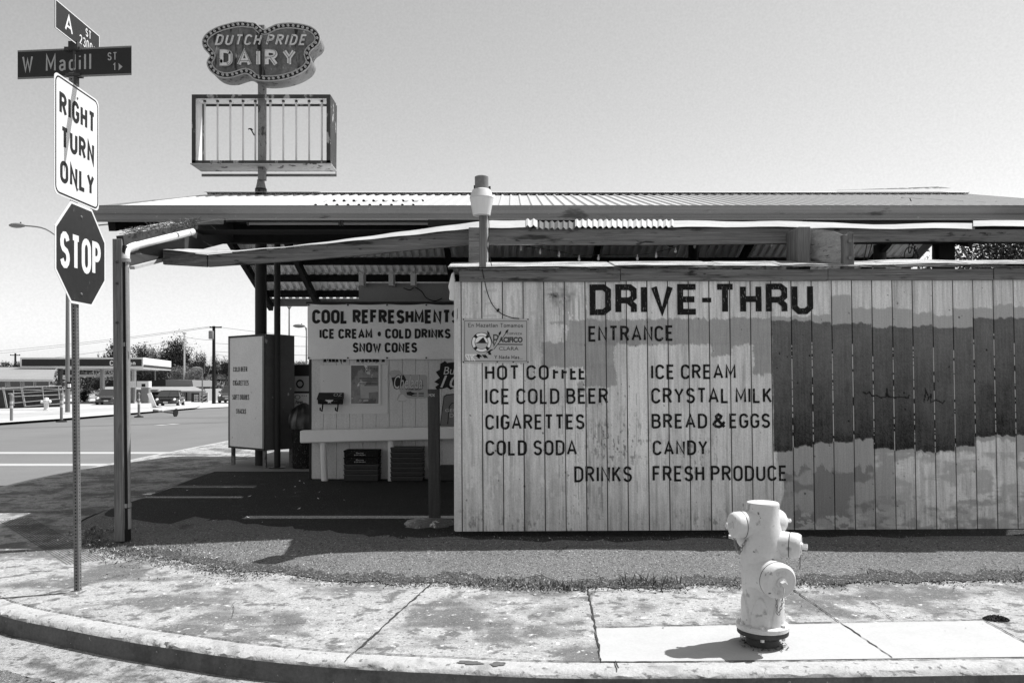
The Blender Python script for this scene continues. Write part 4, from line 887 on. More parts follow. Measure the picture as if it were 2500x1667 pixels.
for a, b in zip(mid, mid[1:]+mid[:1]): L += math.hypot(b[0]-a[0], b[1]-a[1]); per.append(L)
nb = 60
for k in range(nb):
    s_ = L*k/nb; i = max(j for j in range(len(mid)) if per[j] <= s_); a = mid[i]; b = mid[(i+1) % len(mid)]; t = (s_-per[i])/max(per[i+1]-per[i], 1e-6)
    c = sp(a[0]+(b[0]-a[0])*t, a[1]+(b[1]-a[1])*t, .0)
    mb = MB(); mb.lathe([(.022, .0), (.022, .035), (.012, .036), (.012, .02), (.001, .02)], c, (random.uniform(-.3, .3), -1, random.uniform(-.3, .3)), 10); mb.build('bulb_socket', M_lightgrey, ps, smooth=False)
mb = MB(); mp = lambda u, v, d=0: sp(u, v, d)
def ch_letters(txt, x0, x1, y0, y1, t, it, dpt):
    mb = MB(); mb2 = MB()
    strokes(mb, txt, x0, x1, y1, y0, t, mp, .045, italic=it, gap=.24); mb.build('channel_letters', mat('peeling_white', .6, .6, noise=((30, .3),), grime=((16, .6, .66, .1),)), ps, fix=False)
    for dx in (-1, 1):
        mbs = MB(); strokes(mbs, txt, x0+dx*.6, x1+dx*.6, y1, y0, t*.16, lambda u, v, d=0: sp(u, v, d), .055, italic=it, gap=.24)
        if dx == -1: mbs.build('neon_tube', M_midgrey, ps, fix=False)
ch_letters('DUTCH PRIDE', 527, 746, 87, 114, 4.6, .22, .03); ch_letters('DAIRY', 538, 724, 123, 165, 9.6, .0, .03)
MB().box(sp(634.5, 0).x, sp(638.5, 0).x, YF-.03, YF-.002, sp(0, 196).z, sp(0, 72).z).build('centre_seam', M_ink, ps)
mb = MB()
for x, y, r in ((543, 153, 4.5), (563, 132, 2.5), (633, 106, 3), (655, 107, 2)): blot_ = [sp(x+r*cos(a)*.7, y+r*sin(a), .06) for a in np.linspace(0, 6.28, 14)[:-1]]; mb.ngon(blot_)
mb.build('rust_holes', M_dark, ps, fix=False)
# open box frame
FY0, FY1 = 14.36, 14.84; f0 = plane_px(FY0)
x0, x1, z0, z1 = f0(468, 0).x, f0(806, 0).x, f0(0, 398).z, f0(0, 231).z; th = .066
M_fr = M_rustdark; M_inn = mat('white_inner_lining', .66, .6, noise=((8, .1),), grime=((12, .64, .7, .2),))
MB().box(x0, x1, FY0, FY0+.02, z1-th, z1).box(x0, x0+th, FY0, FY0+.02, z0, z1-th).box(x1-th, x1, FY0, FY0+.02, z0, z1-th).box(x0, x1, FY0, FY0+.02, z0, z0+.045).build('front_frame', M_fr, ps)
MB().box(x0, x1, FY1-.02, FY1, z1-.05, z1).box(x0, x0+.05, FY1-.02, FY1, z0, z1-.05).box(x1-.05, x1, FY1-.02, FY1, z0, z1-.05).box(x0, x1, FY1-.02, FY1, z0-.01, z0+.04).box(x1-.003, x1+.003, FY0+.02, FY1-.02, z0, z1).box(x0-.003, x0+.003, FY0+.02, FY1-.02, z0, z1).build('rear_frame', M_fr, ps)
MB().box(x0+.006, x1-.006, FY0+.02, FY1-.02, z1-.014, z1-.004).box(x0+.004, x0+.014, FY0+.02, FY1-.02, z0, z1-.015).box(x1-.014, x1-.004, FY0+.02, FY1-.02, z0, z1-.015).build('lining', M_inn, ps)
MB().box(x0-.02, x1+.02, FY0-.02, FY1+.02, z0-.025, z0-.012).build('bottom_tray', mat('tray_steel', .34, .6, noise=((9, .3),), grime=((6, .58, .62, .06),)), ps)
MB().box(x0-.01, x1+.01, FY1, FY1+.015, z0-.12, z0-.07).tube([(x1, FY1, z0-.1), (x1+.01, FY1, z0+1.2)], .008, 5).build('edge_strip', M_galv, ps)
for k, xz in enumerate((1400, 1488, 1575, 1662, 1745, 1848, 1937, 2025, 2113, 2200)):
    X = plane_px(14.62)(xz/2.8, 0).x; MB().tube([(X, 14.62, z0+.0), (X, 14.62, z1-.05)], .018, 10).build('lamp_tube', M_tube, ps, smooth=True)
    MB().tube([(X, 14.62, z1-.05), (X, 14.62, z1-.02)], .026, 8).build('tube_holder', M_iron, ps)
MB().tube(cat_rom([P(606, 316, 14.6), P(612, 315, 14.6), P(616, 322, 14.6), P(621, 331, 14.6)], 3), .012, 5).tube([P(612, 315, 14.6), P(616, 318, 14.6)], .02, 5).build('snapped_bracket', M_ink, ps)

# ================================================================ BOX SIGN round the pole
cs = thing('box_sign', 'tall pale metal box sign standing on legs around the sign pole', 'sign', (-4.4, 14.3, .1))
Cc, Lc, Rc = Vector((-4.37, 14.1, 0)), Vector((-5.25, 14.8, 0)), Vector((-3.99, 14.6, 0)); Bc = Lc+(Rc-Cc)
zt = P(648, 815, 14.1).z; zl = P(648, 1100, 14.1).z
fc_ = [Vector((p.x, p.y, zl)) for p in (Cc, Rc, Bc, Lc)]
MB().prism(fc_, (0, 0, zt-zl)).build('cabinet', mat('grey_cabinet', .12, .6, noise=((2, .2), (12, .2)), grime=((3.2, .62, .64, .42, (1, 1, .7)),)), cs)
U = (Cc-Lc).normalized(); N_ = Vector((U.y, -U.x, 0)); Lw_ = (Cc-Lc).length
fm = frame3(Lc+Vector((0, 0, zl)), U, (0, 0, 1), N_)
H_ = zt-zl
MB().prism([fm(.03, .03, .001), fm(Lw_-.05, .03, .001), fm(Lw_-.05, H_-.03, .001), fm(.03, H_-.03, .001)], N_*.014).build('front_panel', mat('faded_panel', .78, .8, noise=((2, .12), (30, .15), (90, .12)), grime=((7, .66, .72, .5),)), cs)
for a, b, c_, d_ in ((0, 0, Lw_, .035), (0, H_-.035, Lw_, H_), (0, .035, .03, H_-.035), (Lw_-.05, .035, Lw_, H_-.035)):
    MB().prism([fm(a, b, .016), fm(c_, b, .016), fm(c_, d_, .016), fm(a, d_, .016)], N_*.012).build('frame_trim', M_pole if c_-a > .5 else M_galv, cs)
py2v = lambda py: (P(0, py, 14.45).z-zl)
mb = MB()
for t_, a, b, y0, y1 in (('COLD BEER', .15, .60, 895, 907), ('CIGARETTES', .14, .64, 928, 941), ('SOFT DRINKS', .12, .66, 963, 976), ('SNACKS', .24, .56, 998, 1010)):
    strokes(mb, t_, a, b, py2v(y1), py2v(y0), .016, fm, .018, gap=.3, serif=True)
mb.build('stencil_lettering', mat('worn_black', .03, .8, grime=((30, .52, .56, .3),)), cs, fix=False)
for p in (Cc.lerp(Bc, .05), Lc.lerp(Rc, .06), Rc.lerp(Lc, .05), Bc.lerp(Cc, .05)):
    MB().box(p.x-.03, p.x+.03, p.y-.03, p.y+.03, .1, zl).build('leg', M_rust, cs)
# ================================================================ MINI MART
YM = 12.55; qm = plane_px(YM)
mart = thing('mini_mart', 'small pale board-clad store under the canopy with a service window', 'store', (-.6, YM, .1))
mx0 = qm(760, 0).x; mxr = 6.0; mtop = qm(0, 744).z
mb = MB(); x = mx0; gi = [qm(660/2.613*0+ (540+k/2.613), 0).x for k in (652, 736, 818, 900, 984, 1066, 1149, 1231, 1314, 1397, 1480)]; pit = gi[1]-gi[0]
g = [gi[0]+pit*k for k in range(-1, 50) if mx0 < gi[0]+pit*k < mxr]; ed = [mx0]+g+[mxr]
for a, b in zip(ed[:-1], ed[1:]): mb.add([(a+.005, YM, .11), (b-.005, YM, .11), (b-.005, YM, mtop), (a+.005, YM, mtop)], [(0, 1, 2, 3)]).add([(b-.005, YM, .11), (b, YM+.012, .11), (b, YM+.012, mtop), (b-.005, YM, mtop), (b+.005, YM, .11), (b+.005, YM, mtop)], [(0, 1, 2, 3), (1, 4, 5, 2)])
mb.build('board_siding', M_mart, mart, fix=False)
MB().box(mx0+.01, mxr, YM+.02, YM+.12, .1, mtop-.01).box(mx0+.0, mx0+.1, YM+.12, 17.4, .1, mtop).box(mxr-.1, mxr, YM+.12, 17.4, .1, mtop).box(mx0+.01, mxr, YM+.1, 17.4, mtop-.1, mtop+.0).box(mx0, mxr, 17.4, 17.5, .1, mtop).build('wall', M_mart, mart)
MB().box(mx0-.035, mx0-.002, YM-.01, YM+.04, .1, mtop+.01).build('corner_board', M_pole, mart)
MB().box(mx0-.06, mxr, YM-.08, YM+.3, mtop+.005, mtop+.04).build('roof_edge', M_pole, mart)
MB().box(plane_px(13.2)(876, 0).x, 6.0, 13.2, 17.0, mtop-.0, 3.27).build('upper_wall', mat('grey_stucco', .3, .95, noise=((2, .15), (40, .2), (120, .2))), mart)
mb = MB()
for px_ in (880, 952, 1005): a = plane_px(13.1)(px_, 0).x; MB().box(a, a+.075, 12.95, 13.19, 3.2, 3.4).build('rafter_end', M_mart, mart)
MB().tube(cat_rom([P(1012, 700, 13.15), P(1030, 712, 13.15), P(1040, 726, 13.15), P(1060, 735, 13.15), P(1080, 728, 13.15)], 5), .008, 5).tube(cat_rom([P(985, 703, 13.15), P(1000, 708, 13.15), P(1010, 702, 13.15)], 5), .008, 5).build('wiring', M_ink, mart)
mb = MB(); strokes(mb, 'MINI', 790, 845, 887.5, 852, 7.5, qm, .004, gap=.22); strokes(mb, 'MART', 870, 944, 887.5, 852, 7.5, qm, .004, gap=.22); mb.build('store_lettering', M_bannerink, mart, fix=False)
mb = MB(); mb.prism([qm(800 if False else 782, 892, .002), qm(947, 892, .002), qm(947, 1006, .002), qm(943, 1010, .002), qm(790, 1010, .002), qm(785, 1006, .002)], (0, -.014, 0)); mb.build('service_board', mat('service_board_paint', .74, .8, noise=((2, .07), (60, .12)), grime=((26, .7, .74, .12),)), mart)
win = MB().prism([qm(855, 889, .02), qm(930, 889, .02), qm(930, 988, .02), qm(855, 988, .02)], (0, -.02, 0)).build('window', M_white, mart)
MB().prism([qm(858.5, 892, .041), qm(925, 892, .041), qm(925, 985, .041), qm(858.5, 985, .041)], (0, -.002, 0)).build('pane', mat('window_poster_print', .14, .2, noise=((3, .6, (1, 1, .5)), (14, .8)), grime=((3.2, .5, .54, .03), (5, .6, .63, .5)), spec=.5), win)
mb = MB(); btext(mb, 'FORTUNE', 890, 924, 908, 897, qm, .045); 
for y in (923, 926, 929.5, 935, 938): ribbon(mb, [(878, y), (923, y)], 1.2, qm, .045)
mb.build('window_print', M_ink, win, fix=False)
mb = MB(); mb.ngon([qm(x_, y_, .0445) for x_, y_ in ((880, 942), (924, 942), (924, 956), (902, 958), (902, 972), (882, 972))]); ring2(mb, 881, 977.5, 1.4, 3, 0, 360, qm, .046, 12); mb.ngon([qm(x_, y_, .046) for x_, y_ in ((889, 975), (900, 974), (901, 979), (888, 980))]); mb.build('window_notice', mat('notice_paper', .42, .5, noise=((9, .15),)), win, fix=False)
# banner
ban = thing('vinyl_banner', 'white vinyl banner listing cold snacks, tied along the top of the store front', 'banner', tuple(qm(935, 877)))
nb_, nv = 60, 16; mb = MB()
def bw_(u, v): return .018*sin(u*19)*(.3+abs(v-.5))+.02*fbm(np.array([u*14.]), np.array([v*4.]), 90)[0]
gx = [753.5+i*(1128-753.5)/nb_ for i in range(nb_+1)]
for j in range(nv+1):
    for i in range(nb_+1):
        u = i/nb_; v = j/nv; px = gx[i]; s_ = abs(math.sin((px-757)/95*pi)); yt = 743+2.5*s_; yb = 876.5-1.5*s_+1.5
        py = yt+(yb-yt)*v; mb.v.append(tuple(qm(px, py, .055+bw_(u, v))))
mb.f = [(j*(nb_+1)+i, (j+1)*(nb_+1)+i, (j+1)*(nb_+1)+i+1, j*(nb_+1)+i+1) for j in range(nv) for i in range(nb_)]
o = mb.build('banner_sheet', M_banner, ban, smooth=True, fix=False)
def bmap(px, py, d=0):
    u = (px-753.5)/(1128-753.5); v = (py-745)/131; return qm(px, py, .055+bw_(u, min(max(v, 0), 1))+d)
mb = MB()
for t_, a, b, y0, y1, bo in (('COOL REFRESHMENTS', 765, 1123, 757, 791, .055), ('ICE CREAM', 783, 911, 803.5, 827.5, .04), ('COLD DRINKS', 942, 1101, 803, 827, .04), ('SNOW CONES', 863, 1020, 836.5, 861, .05)):
    strokes(mb, t_, a, b, y1, y0, (y1-y0)*.215, bmap, .006, gap=.13, space=.36)
ring2(mb, 928, 816, .1, 4, 0, 360, bmap, .006, 14, 1.5)
mb.build('banner_lettering', M_bannerink, ban, fix=False)
mb = MB()
for px in (757, 852, 947, 1042): 
    for py in (746, 874): MB().lathe([(0, .012), (.013, .008), (.015, 0)], qm(px, py, .085), (0, -1, 0), 8).build('eyelet', M_iron, ban)
# letter box
lb = thing('letter_box', 'small black wall letter box with a pale eagle emblem and two newspaper hooks', 'letterbox', tuple(qm(809, 986)))
MB().prism([qm(780, 972, .016), qm(839, 972, .016), qm(838, 986, .016), qm(781, 986, .016)], (0, -.12, 0)).build('box', M_black, lb, bev=.006)
MB().add([qm(779, 958, .016), qm(840, 958, .016), qm(840, 973, .15), qm(779, 973, .15), qm(779, 975, .15), qm(840, 975, .15), qm(840, 973, .016), qm(779, 973, .016)], [(0, 1, 2, 3), (3, 2, 5, 4), (0, 3, 7), (1, 6, 2), (0, 7, 6, 1)]).build('lid', mat('scuffed_black', .03, .5, noise=((20, .4),), grime=((26, .66, .7, .25),)), lb)
mb = MB(); E = lambda u, v, d=0: qm(809+u, 979+v, d+.137)
mb.ngon([E(-11, -5), E(-4, -3.5), E(0, -5), E(4, -3.5), E(11, -5), E(8, -.5), E(3, 1.5), E(4, 4.5), E(1.5, 4), E(0, 2.5), E(-1.5, 4), E(-4, 4.5), E(-3, 1.5), E(-8, -.5)]); mb.build('eagle_emblem', M_whitesheet, lb, fix=False)
for px in (790, 827): MB().tube([qm(px+1, 986, .08), qm(px, 996, .08), qm(px-1, 1003, .08), qm(px-3, 1000, .14), qm(px-3, 994, .14)], .012, 6).build('hook', M_black, lb)
mb = MB(); btext(mb, 'OZ', 818, 838, 967, 959.5, lambda u, v, d=0: qm(u, v, .05+(v-958)/15*.11+d), .01, bold=.0); mb.build('tag_scrawl', M_lightgrey, lb, fix=False)
# beer posters
po = thing('snack_beer_poster', 'cut-out poster with script lettering and a reclining glass, right of the service board', 'poster', tuple(qm(1000, 975)))
MB().prism([qm(x_, y_, .003) for x_, y_ in ((957, 922), (950, 912), (953, 906), (962, 903), (975, 905), (981, 912), (990, 914), (1038, 915), (1042, 918), (1042, 969), (1038, 972), (998, 972), (990, 979), (975, 980), (969, 976), (972, 966), (978, 960), (975, 950), (965, 950), (958, 940))], (0, -.006, 0)).build('poster_sheet', M_lightgrey, po)
mb = MB(); mb.ngon([qm(x_, y_, .0102) for x_, y_ in ((956, 922), (986, 915), (994, 930), (974, 948), (962, 948))]); mb.ngon([qm(x_, y_, .0102) for x_, y_ in ((992, 957), (1002, 955), (1012, 960), (1005, 966), (994, 964))]); 
for a, b in ((1004, 1018), (1022, 1035)):
    for y in (959, 962, 966): ribbon(mb, [(a, y), (b, y)], 1.6, qm, .0106)
btext(mb, 'YOUR BEER', 991, 1028, 953, 947, qm, .012, bold=.0); btext(mb, 'Spice Up', 1004, 1034, 946, 937, qm, .012, shear=.3); mb.build('dark_print', M_pole, po, fix=False)
mb = MB(); btext(mb, 'Chelada', 961.5, 1032, 950, 915, qm, .0114, bold=.0, shear=.25); mb.build('script_edge', M_ink, po, fix=False)
mb = MB(); btext(mb, 'Chelada', 962.5, 1031, 948.5, 916.5, qm, .0132, bold=.0, shear=.25); mb.ngon([qm(x_, y_, .0112) for x_, y_ in ((971, 977), (978, 964), (984, 962), (992, 970), (1000, 973), (985, 979))]); mb.build('script_lettering', M_whitesheet, po, fix=False)
p2 = thing('ice_beer_poster', 'jagged dark beer poster with big italic numerals beside the menu wall', 'poster', tuple(qm(1095, 950)))
MB().prism([qm(x_, y_, .003) for x_, y_ in ((1075, 888), (1082, 884), (1086, 881), (1092, 886), (1104, 884), (1125, 884), (1125, 952), (1108, 946), (1100, 951), (1092, 945), (1080, 949), (1066, 950), (1063, 944), (1072, 938), (1060, 932), (1074, 922), (1064, 908), (1074, 902))], (0, -.006, 0)).build('poster_sheet', M_ink, p2)
mb = MB(); btext(mb, '10', 1075, 1125, 946, 916, qm, .011, bold=.0, shear=.3); btext(mb, 'Bud', 1083, 1125, 914, 895, qm, .011, shear=.2); mb.build('pale_lettering', M_whitesheet, p2, fix=False)
p3 = thing('draft_beer_poster', 'grey rounded beer poster low beside the menu wall, partly hidden', 'poster', tuple(qm(1095, 1040)))
MB().prism([qm(x_, y_, .003) for x_, y_ in ((1083, 967), (1090, 962), (1130, 958), (1130, 1040), (1074, 1040))], (0, -.006, 0)).build('poster_sheet', M_midgrey, p3)
mb = MB(); ribbon(mb, [(1075, 1038), (1084, 968), (1091, 964), (1126, 960)], 1.6, qm, .0105); ribbon(mb, [(1093, 1035), (1097, 992), (1103, 984), (1126, 981)], 1.8, qm, .0105); mb.build('dark_lines', M_ink, p3, fix=False)
mb = MB(); btext(mb, 'GENUINE', 1087, 1150, 1005, 998, qm, .012, bold=.0); btext(mb, 'DRAFT', 1098, 1145, 1018, 1009, qm, .012, bold=.0); mb.v = [v if v[0] < qm(1127, 0).x else (qm(1127, 0).x, v[1], v[2]) for v in mb.v]; mb.build('pale_lettering', M_whitesheet, p3, fix=False)
# bumper rail
br_ = thing('bumper_rail', 'fat white painted guard rail on two round posts along the store front', 'rail', tuple(P(870, 1173, 12.3)))
YG = 12.25; qr = plane_px(YG)
MB().prism([qr(732, 1051), qr(1135, 1041), qr(1135, 1071), qr(732, 1081.5)], (0, .2, 0)).build('rail', mat('rail_white', .88, .5, noise=((6, .04), (50, .06))), br_, bev=.014)
for px, lean in ((785, 4), (952, 0)):
    MB().tube([qr(px+lean, 1176, -.1), qr(px, 1074, -.1)], .05, 20).build('post', M_white, br_, smooth=True)
# crates
def crate(x0, x1, z, h, nm, lab, grp, txt=False, y=YM-.34):
    t = thing('bread_crate', lab, 'crate', ((x0+x1)/2, y, z), grp); d = .3
    mb = MB(); mb.box(x0, x1, y, y+.012, z+.01, z+h-.01).box(x0, x1, y+d-.012, y+d, z+.01, z+h-.01).box(x0, x0+.012, y+.012, y+d-.012, z+.01, z+h-.01).box(x1-.012, x1, y+.012, y+d-.012, z+.01, z+h-.01).box(x0+.01, x1-.01, y+.01, y+d-.01, z+.004, z+.014)
    tray_ = mb
    MB().box(x0-.008, x1+.008, y-.008, y+d+.008, z+h-.024, z+h-.002).build('rim', mat('crate_rim', .075, .5) if not txt else M_black, t, bev=.003)
    mb = MB(); nn_ = 7
    for i in range(nn_+1): xx = x0+(x1-x0)*i/nn_; mb.box(max(x0, xx-.008), min(x1, xx+.008), y-.006, y-.0005, z+.012, z+h-.025)
    mt = mb; mb = MB(); mb.v = tray_.v; mb.f = tray_.f
    if not txt: mb.add(mt.v, mt.f)
    mb.build('tray', M_crate if not txt else M_black, t)
    if txt:
        mb = MB(); w = x1-x0; mp_ = frame3((x0, y-.001, z), (1, 0, 0), (0, 0, 1), (0, -1, 0)); btext(mb, 'Pierre', w*.36, w*.58, h*.52, h*.72, mp_, .002, bold=.0); btext(mb, 'Bakery Inc', w*.32, w*.62, h*.24, h*.44, mp_, .002, bold=.0) if False else strokes(mb, 'IIIIIIII', w*.31, w*.63, h*.24, h*.44, .008, mp_, .002)
        mb.build('print', M_whitesheet, t, fix=False)
    return t
a0, a1 = qm(851, 0).x, qm(931, 0).x; zc = .105
hs = [.155, .075, .085, .085, .09, .1]
L1 = ['bottom dark crate of the left stack under the guard rail', 'second crate from the bottom of the left stack', 'third crate from the bottom of the left stack', 'black crate with white print, second from the top of the left stack', 'topmost black crate with white print on the left stack']
hs = [.17, .12, .12, .13, .13]; hh = [P(0, y, YM-.34).z for y in (1177, 1147, 1122, 1102, 1090)]
z = .105; HL = [.125, .085, .085, .12, .12]
tot = P(0, 1099, YM-.34).z-z; kf = tot/sum(HL)
for i, h in enumerate(HL): crate(a0, a1, z, h*kf, 'c', L1[i], 'crates stacked under the guard rail', txt=i > 2); z += h*kf
b0, b1 = qm(962, 0).x, qm(1037, 0).x; z = .105; tot = P(0, 1092, YM-.34).z-z; N6 = 7
nmz = ['bottom', 'second from the bottom', 'third from the bottom', 'middle', 'third from the top', 'second from the top', 'topmost']
for i in range(N6): crate(b0, b1, z, tot/N6, 'c', 'brown-black crate, %s of the seven in the right stack' % nmz[i], 'crates stacked under the guard rail'); z += tot/N6
t = MB().box(qm(1076, 0).x, qm(1125, 0).x, YM-.3, YM-.05, .11, qm(0, 1133).z).build('dark_box', M_crate, label='low dark bin on the ground beside the corner of the menu wall', cat='bin', bev=.01)
# timber post with its broken footing
pp = thing('timber_post', 'dark square timber post standing in a broken lump of concrete left of the menu wall', 'post', (P(1059, 0, 8.55).x, 8.55, .1))
x0, x1 = P(1045, 0, 8.55).x, P(1072, 0, 8.55).x
MB().add([(x0+.012, 8.5, .1), (x1+.012, 8.5, .1), (x1+.012, 8.62, .1), (x0+.012, 8.62, .1), (x0, 8.5, P(0, 950, 8.5).z), (x1, 8.5, P(0, 950, 8.5).z), (x1, 8.62, P(0, 950, 8.5).z), (x0, 8.62, P(0, 950, 8.5).z)], [(3, 2, 1, 0), (4, 5, 6, 7), (0, 1, 5, 4), (1, 2, 6, 5), (2, 3, 7, 6), (3, 0, 4, 7)]).build('post', mat('dark_post_wood', .065, .8, noise=((9, .5, (4, 4, .3)), (40, .3)), bump=(26, .6, .006, (5, 5, .1))), pp, bev=.004)
mb = MB(); c = P(1050, 0, 8.45)
mb.lathe([(.24, 0), (.21, .035), (.13, .06), (.0, .065)], (c.x, 8.45, .1), n=22, mod=lambda a, h: 1+.18*sin(2*a+1)+.12*sin(5*a)+.1*sin(9*a)); mb.build('footing', M_conc, pp)
mb = MB(); btext(mb, 'MOK', 1046, 1062, 968, 961, plane_px(8.5), .003, bold=.0, shear=.2); mb.build('white_tag', M_whitesheet, pp, fix=False)
# things between the box sign and the store
fb_ = thing('poster_cabinet', 'dark cabinet with a big letter O board and a white notice, behind the box sign', 'cabinet', (P(738, 0, 15).x, 15, .1)); q5 = plane_px(15.0)
MB().box(q5(716, 0).x, q5(775, 0).x, 15.0, 15.5, .1, q5(0, 890).z).build('cabinet', M_pole, fb_)
MB().box(q5(717, 0).x, q5(760, 0).x, 14.985, 14.998, q5(0, 955).z, q5(0, 918).z).build('letter_board', M_lightgrey, fb_)
mb = MB(); ring2(mb, 733, 937, 6.5, 10.2, 0, 360, lambda u, v, d=0: q5(733+(u-733)*.95, v, d), .018, 20, 1.05); mb.build('letter', M_ink, fb_, fix=False)
MB().box(q5(719, 0).x, q5(760, 0).x, 14.985, 14.998, q5(0, 1000).z, q5(0, 960).z).build('notice', M_white, fb_)
mb = MB(); ring2(mb, 727, 969, 5.5, 7, 0, 360, q5, .018, 20, .7); btext(mb, 'News', 722, 740, 986, 976, q5, .018, bold=.02, shear=.3); btext(mb, '* * *', 737, 750, 968, 964, q5, .018); mb.build('notice_print', M_ink, fb_, fix=False)
tb = thing('trash_can', 'dark trash can with a bunched black bag, beside the store corner', 'bin', (P(742, 0, 14.2).x, 14.2, .106))
cx_ = P(742, 0, 14.2).x
MB().lathe([(.19, 0), (.22, .9), (.2, .95)], (cx_, 14.2, .106), n=20).build('can', M_black, tb, smooth=True)
mb = MB(); mb.lathe([(.24, .7), (.25, .82), (.24, .95), (.19, 1.05), (.1, 1.12), (.03, 1.16)], (cx_, 14.2, .106), n=28, mod=lambda a, h: 1+.07*sin(7*a+h*9)+.05*sin(13*a)); mb.build('bag', mat('black_bag', .012, .3, spec=.6), tb, smooth=True)
# ================================================================ STREET SIGN POST
XS, YS = -3.335, 6.08
sp_ = thing('sign_post', 'perforated square steel post that carries the stop sign and street names', 'post', (XS+.02, YS, 0))
s = .041; xb, xt = XS+.02, XS-.02
mb = MB(); mb.add([(xb-s/2, YS-s/2, -.01), (xb+s/2, YS-s/2, -.01), (xb+s/2, YS+s/2, -.01), (xb-s/2, YS+s/2, -.01), (xt-s/2, YS-s/2, 3.96), (xt+s/2, YS-s/2, 3.96), (xt+s/2, YS+s/2, 3.96), (xt-s/2, YS+s/2, 3.96)], [(3, 2, 1, 0), (4, 5, 6, 7), (0, 1, 5, 4), (1, 2, 6, 5), (2, 3, 7, 6), (3, 0, 4, 7)]); mb.build('tube', M_galv, sp_, bev=.003)
mb = MB()
for k in range(150):
    z = .03+k*.0262; x = xb+(xt-xb)*z/3.96
    if z > 3.95: break
    mb.lathe([(.0058, 0), (.0058, .0006)], (x, YS-s/2, z), (0, -1, 0), 8); mb.lathe([(.0050, 0), (.0050, .0006)], (x+s/2, YS, z), (1, 0, 0), 8)
mb.build('punched_holes', M_dark, sp_)
mb = MB(); mb.lathe([(.075, .0), (.05, .012), (0, .014)], (xb, YS-.01, 0), n=18, mod=lambda a, h: 1+.3*sin(2*a)+.1*sin(5*a)); mb.build('base_collar', M_conc, sp_)
def rrect(w, h, r, n=5):
    o = []
    for cx, cy, a0 in ((w-r, h-r, 0), (r, h-r, 90), (r, r, 180), (w-r, r, 270)): o += [(cx+r*cos(R(a0+90*i/n)), cy+r*sin(R(a0+90*i/n))) for i in range(n+1)]
    return o
rt = thing('regulatory_sign', 'tall white RIGHT TURN ONLY sign with a black border, above the stop sign', 'sign', (XS+.022, 6.05, 2.965))
m3 = frame3((-3.30, 5.74, 2.965), (0, 1, 0), (0, 0, 1), (1, 0, 0)); w_, h_ = .62, .88
MB().prism([m3(a, b, 0) for a, b in rrect(w_, h_, .045)], (-.003, 0, 0)).build('sign_plate', M_whitesheet, rt)
mb = MB(); k = [(a*(w_-.036)/w_+.018, b*(h_-.036)/h_+.018) for a, b in rrect(w_, h_, .05)]; ribbon(mb, k+[k[0]], .011, m3, .001)
for t_, a, b, v0, v1 in (('RIGHT', .105, .9, .675, .862), ('TURN', .14, .88, .40, .585), ('ONLY', .12, .88, .115, .30)): strokes(mb, t_, a*w_, b*w_, v0*h_, v1*h_, .031, m3, .0012, gap=.2)
mb.build('sign_legend', M_ink, rt, fix=False)
[MB().lathe([(.010, 0), (.008, .005), (0, .006)], m3(.305, v, 0), (1, 0, 0), 10).build('bolt', M_galv, rt, smooth=True) for v in (.1, .79)]
st = thing('stop_sign', 'dark octagonal STOP sign with a white edge, below the right turn sign', 'sign', (XS+.022, 6.1, 2.2))
m3 = frame3((-3.302, 6.11, 2.577), (0, 1, 0), (0, 0, 1), (1, 0, 0))
oc = lambda ry, rz_: [(ry*cos(R(22.5+45*i))/cos(R(22.5)), rz_*sin(R(22.5+45*i))/cos(R(22.5))) for i in range(8)]
MB().prism([m3(a, b, 0) for a, b in oc(.358, .382)], (-.003, 0, 0)).build('sign_plate', M_whitesheet, st)
MB().ngon([m3(a, b, .001) for a, b in oc(.340, .363)]).build('dark_face', mat('stop_face', .03, .4, noise=((5, .25), (30, .2)), grime=((12, .64, .76, .13, (1, 3, 1)),)), st, fix=False)
mb = MB(); strokes(mb, 'STOP', -.297, .278, -.135, .137, .046, m3, .002, gap=.2); mb.build('sign_legend', M_whitesheet, st, fix=False)
[MB().lathe([(.012, 0), (.009, .006), (0, .008)], m3(-.005, v, 0), (1, 0, 0), 10).build('bolt', M_galv, st, smooth=True) for v in (-.3, .29)]
md = thing('street_name_sign', 'long dark street name plate facing the camera reading W Madill ST', 'sign', (XS, YS, 3.93))
o_ = P(43, 194, 6.12); u_ = P(320.5, 183.5, 6.02)-o_; wd = u_.length; u_.normalize(); nn = Vector((u_.y, -u_.x, 0)).normalized(); m3 = frame3(o_, u_, (0, 0, 1), nn); hh_ = .221
MB().prism([m3(0, 0, 0), m3(wd, 0, 0), m3(wd, hh_, 0), m3(0, hh_, 0)], -nn*.004).build('sign_plate', M_signgreen, md)
mb = MB(); mb.add([m3(0, .0, .0005), m3(wd, .0, .0005), m3(wd, .013, .0005), m3(0, .013, .0005)], [(0, 1, 2, 3)]).add([m3(0, hh_-.013, .0005), m3(wd, hh_-.013, .0005), m3(wd, hh_, .0005), m3(0, hh_, .0005)], [(0, 1, 2, 3)]); mb.build('pale_edge', mat('edge_sheet', .2, .5), md, fix=False)
mb = MB(); a_ = .0155
strokes(mb, 'W', .042*wd, .138*wd, .25*hh_, .80*hh_, a_, m3, .001)
strokes(mb, 'Madill', .252*wd, .652*wd, .22*hh_, .81*hh_, a_, m3, .001, gap=.26); strokes(mb, 'ST', .795*wd, .877*wd, .52*hh_, .80*hh_, .0085, m3, .001, gap=.25); strokes(mb, '1', .842*wd, .862*wd, .17*hh_, .43*hh_, .008, m3, .001)
mb.ngon([m3(.889*wd, .42*hh_, .001), m3(.893*wd, .30*hh_, .001), m3(.889*wd, .17*hh_, .001), m3(.925*wd, .29*hh_, .001)])
mb.build('sign_legend', M_signgrey, md, fix=False)
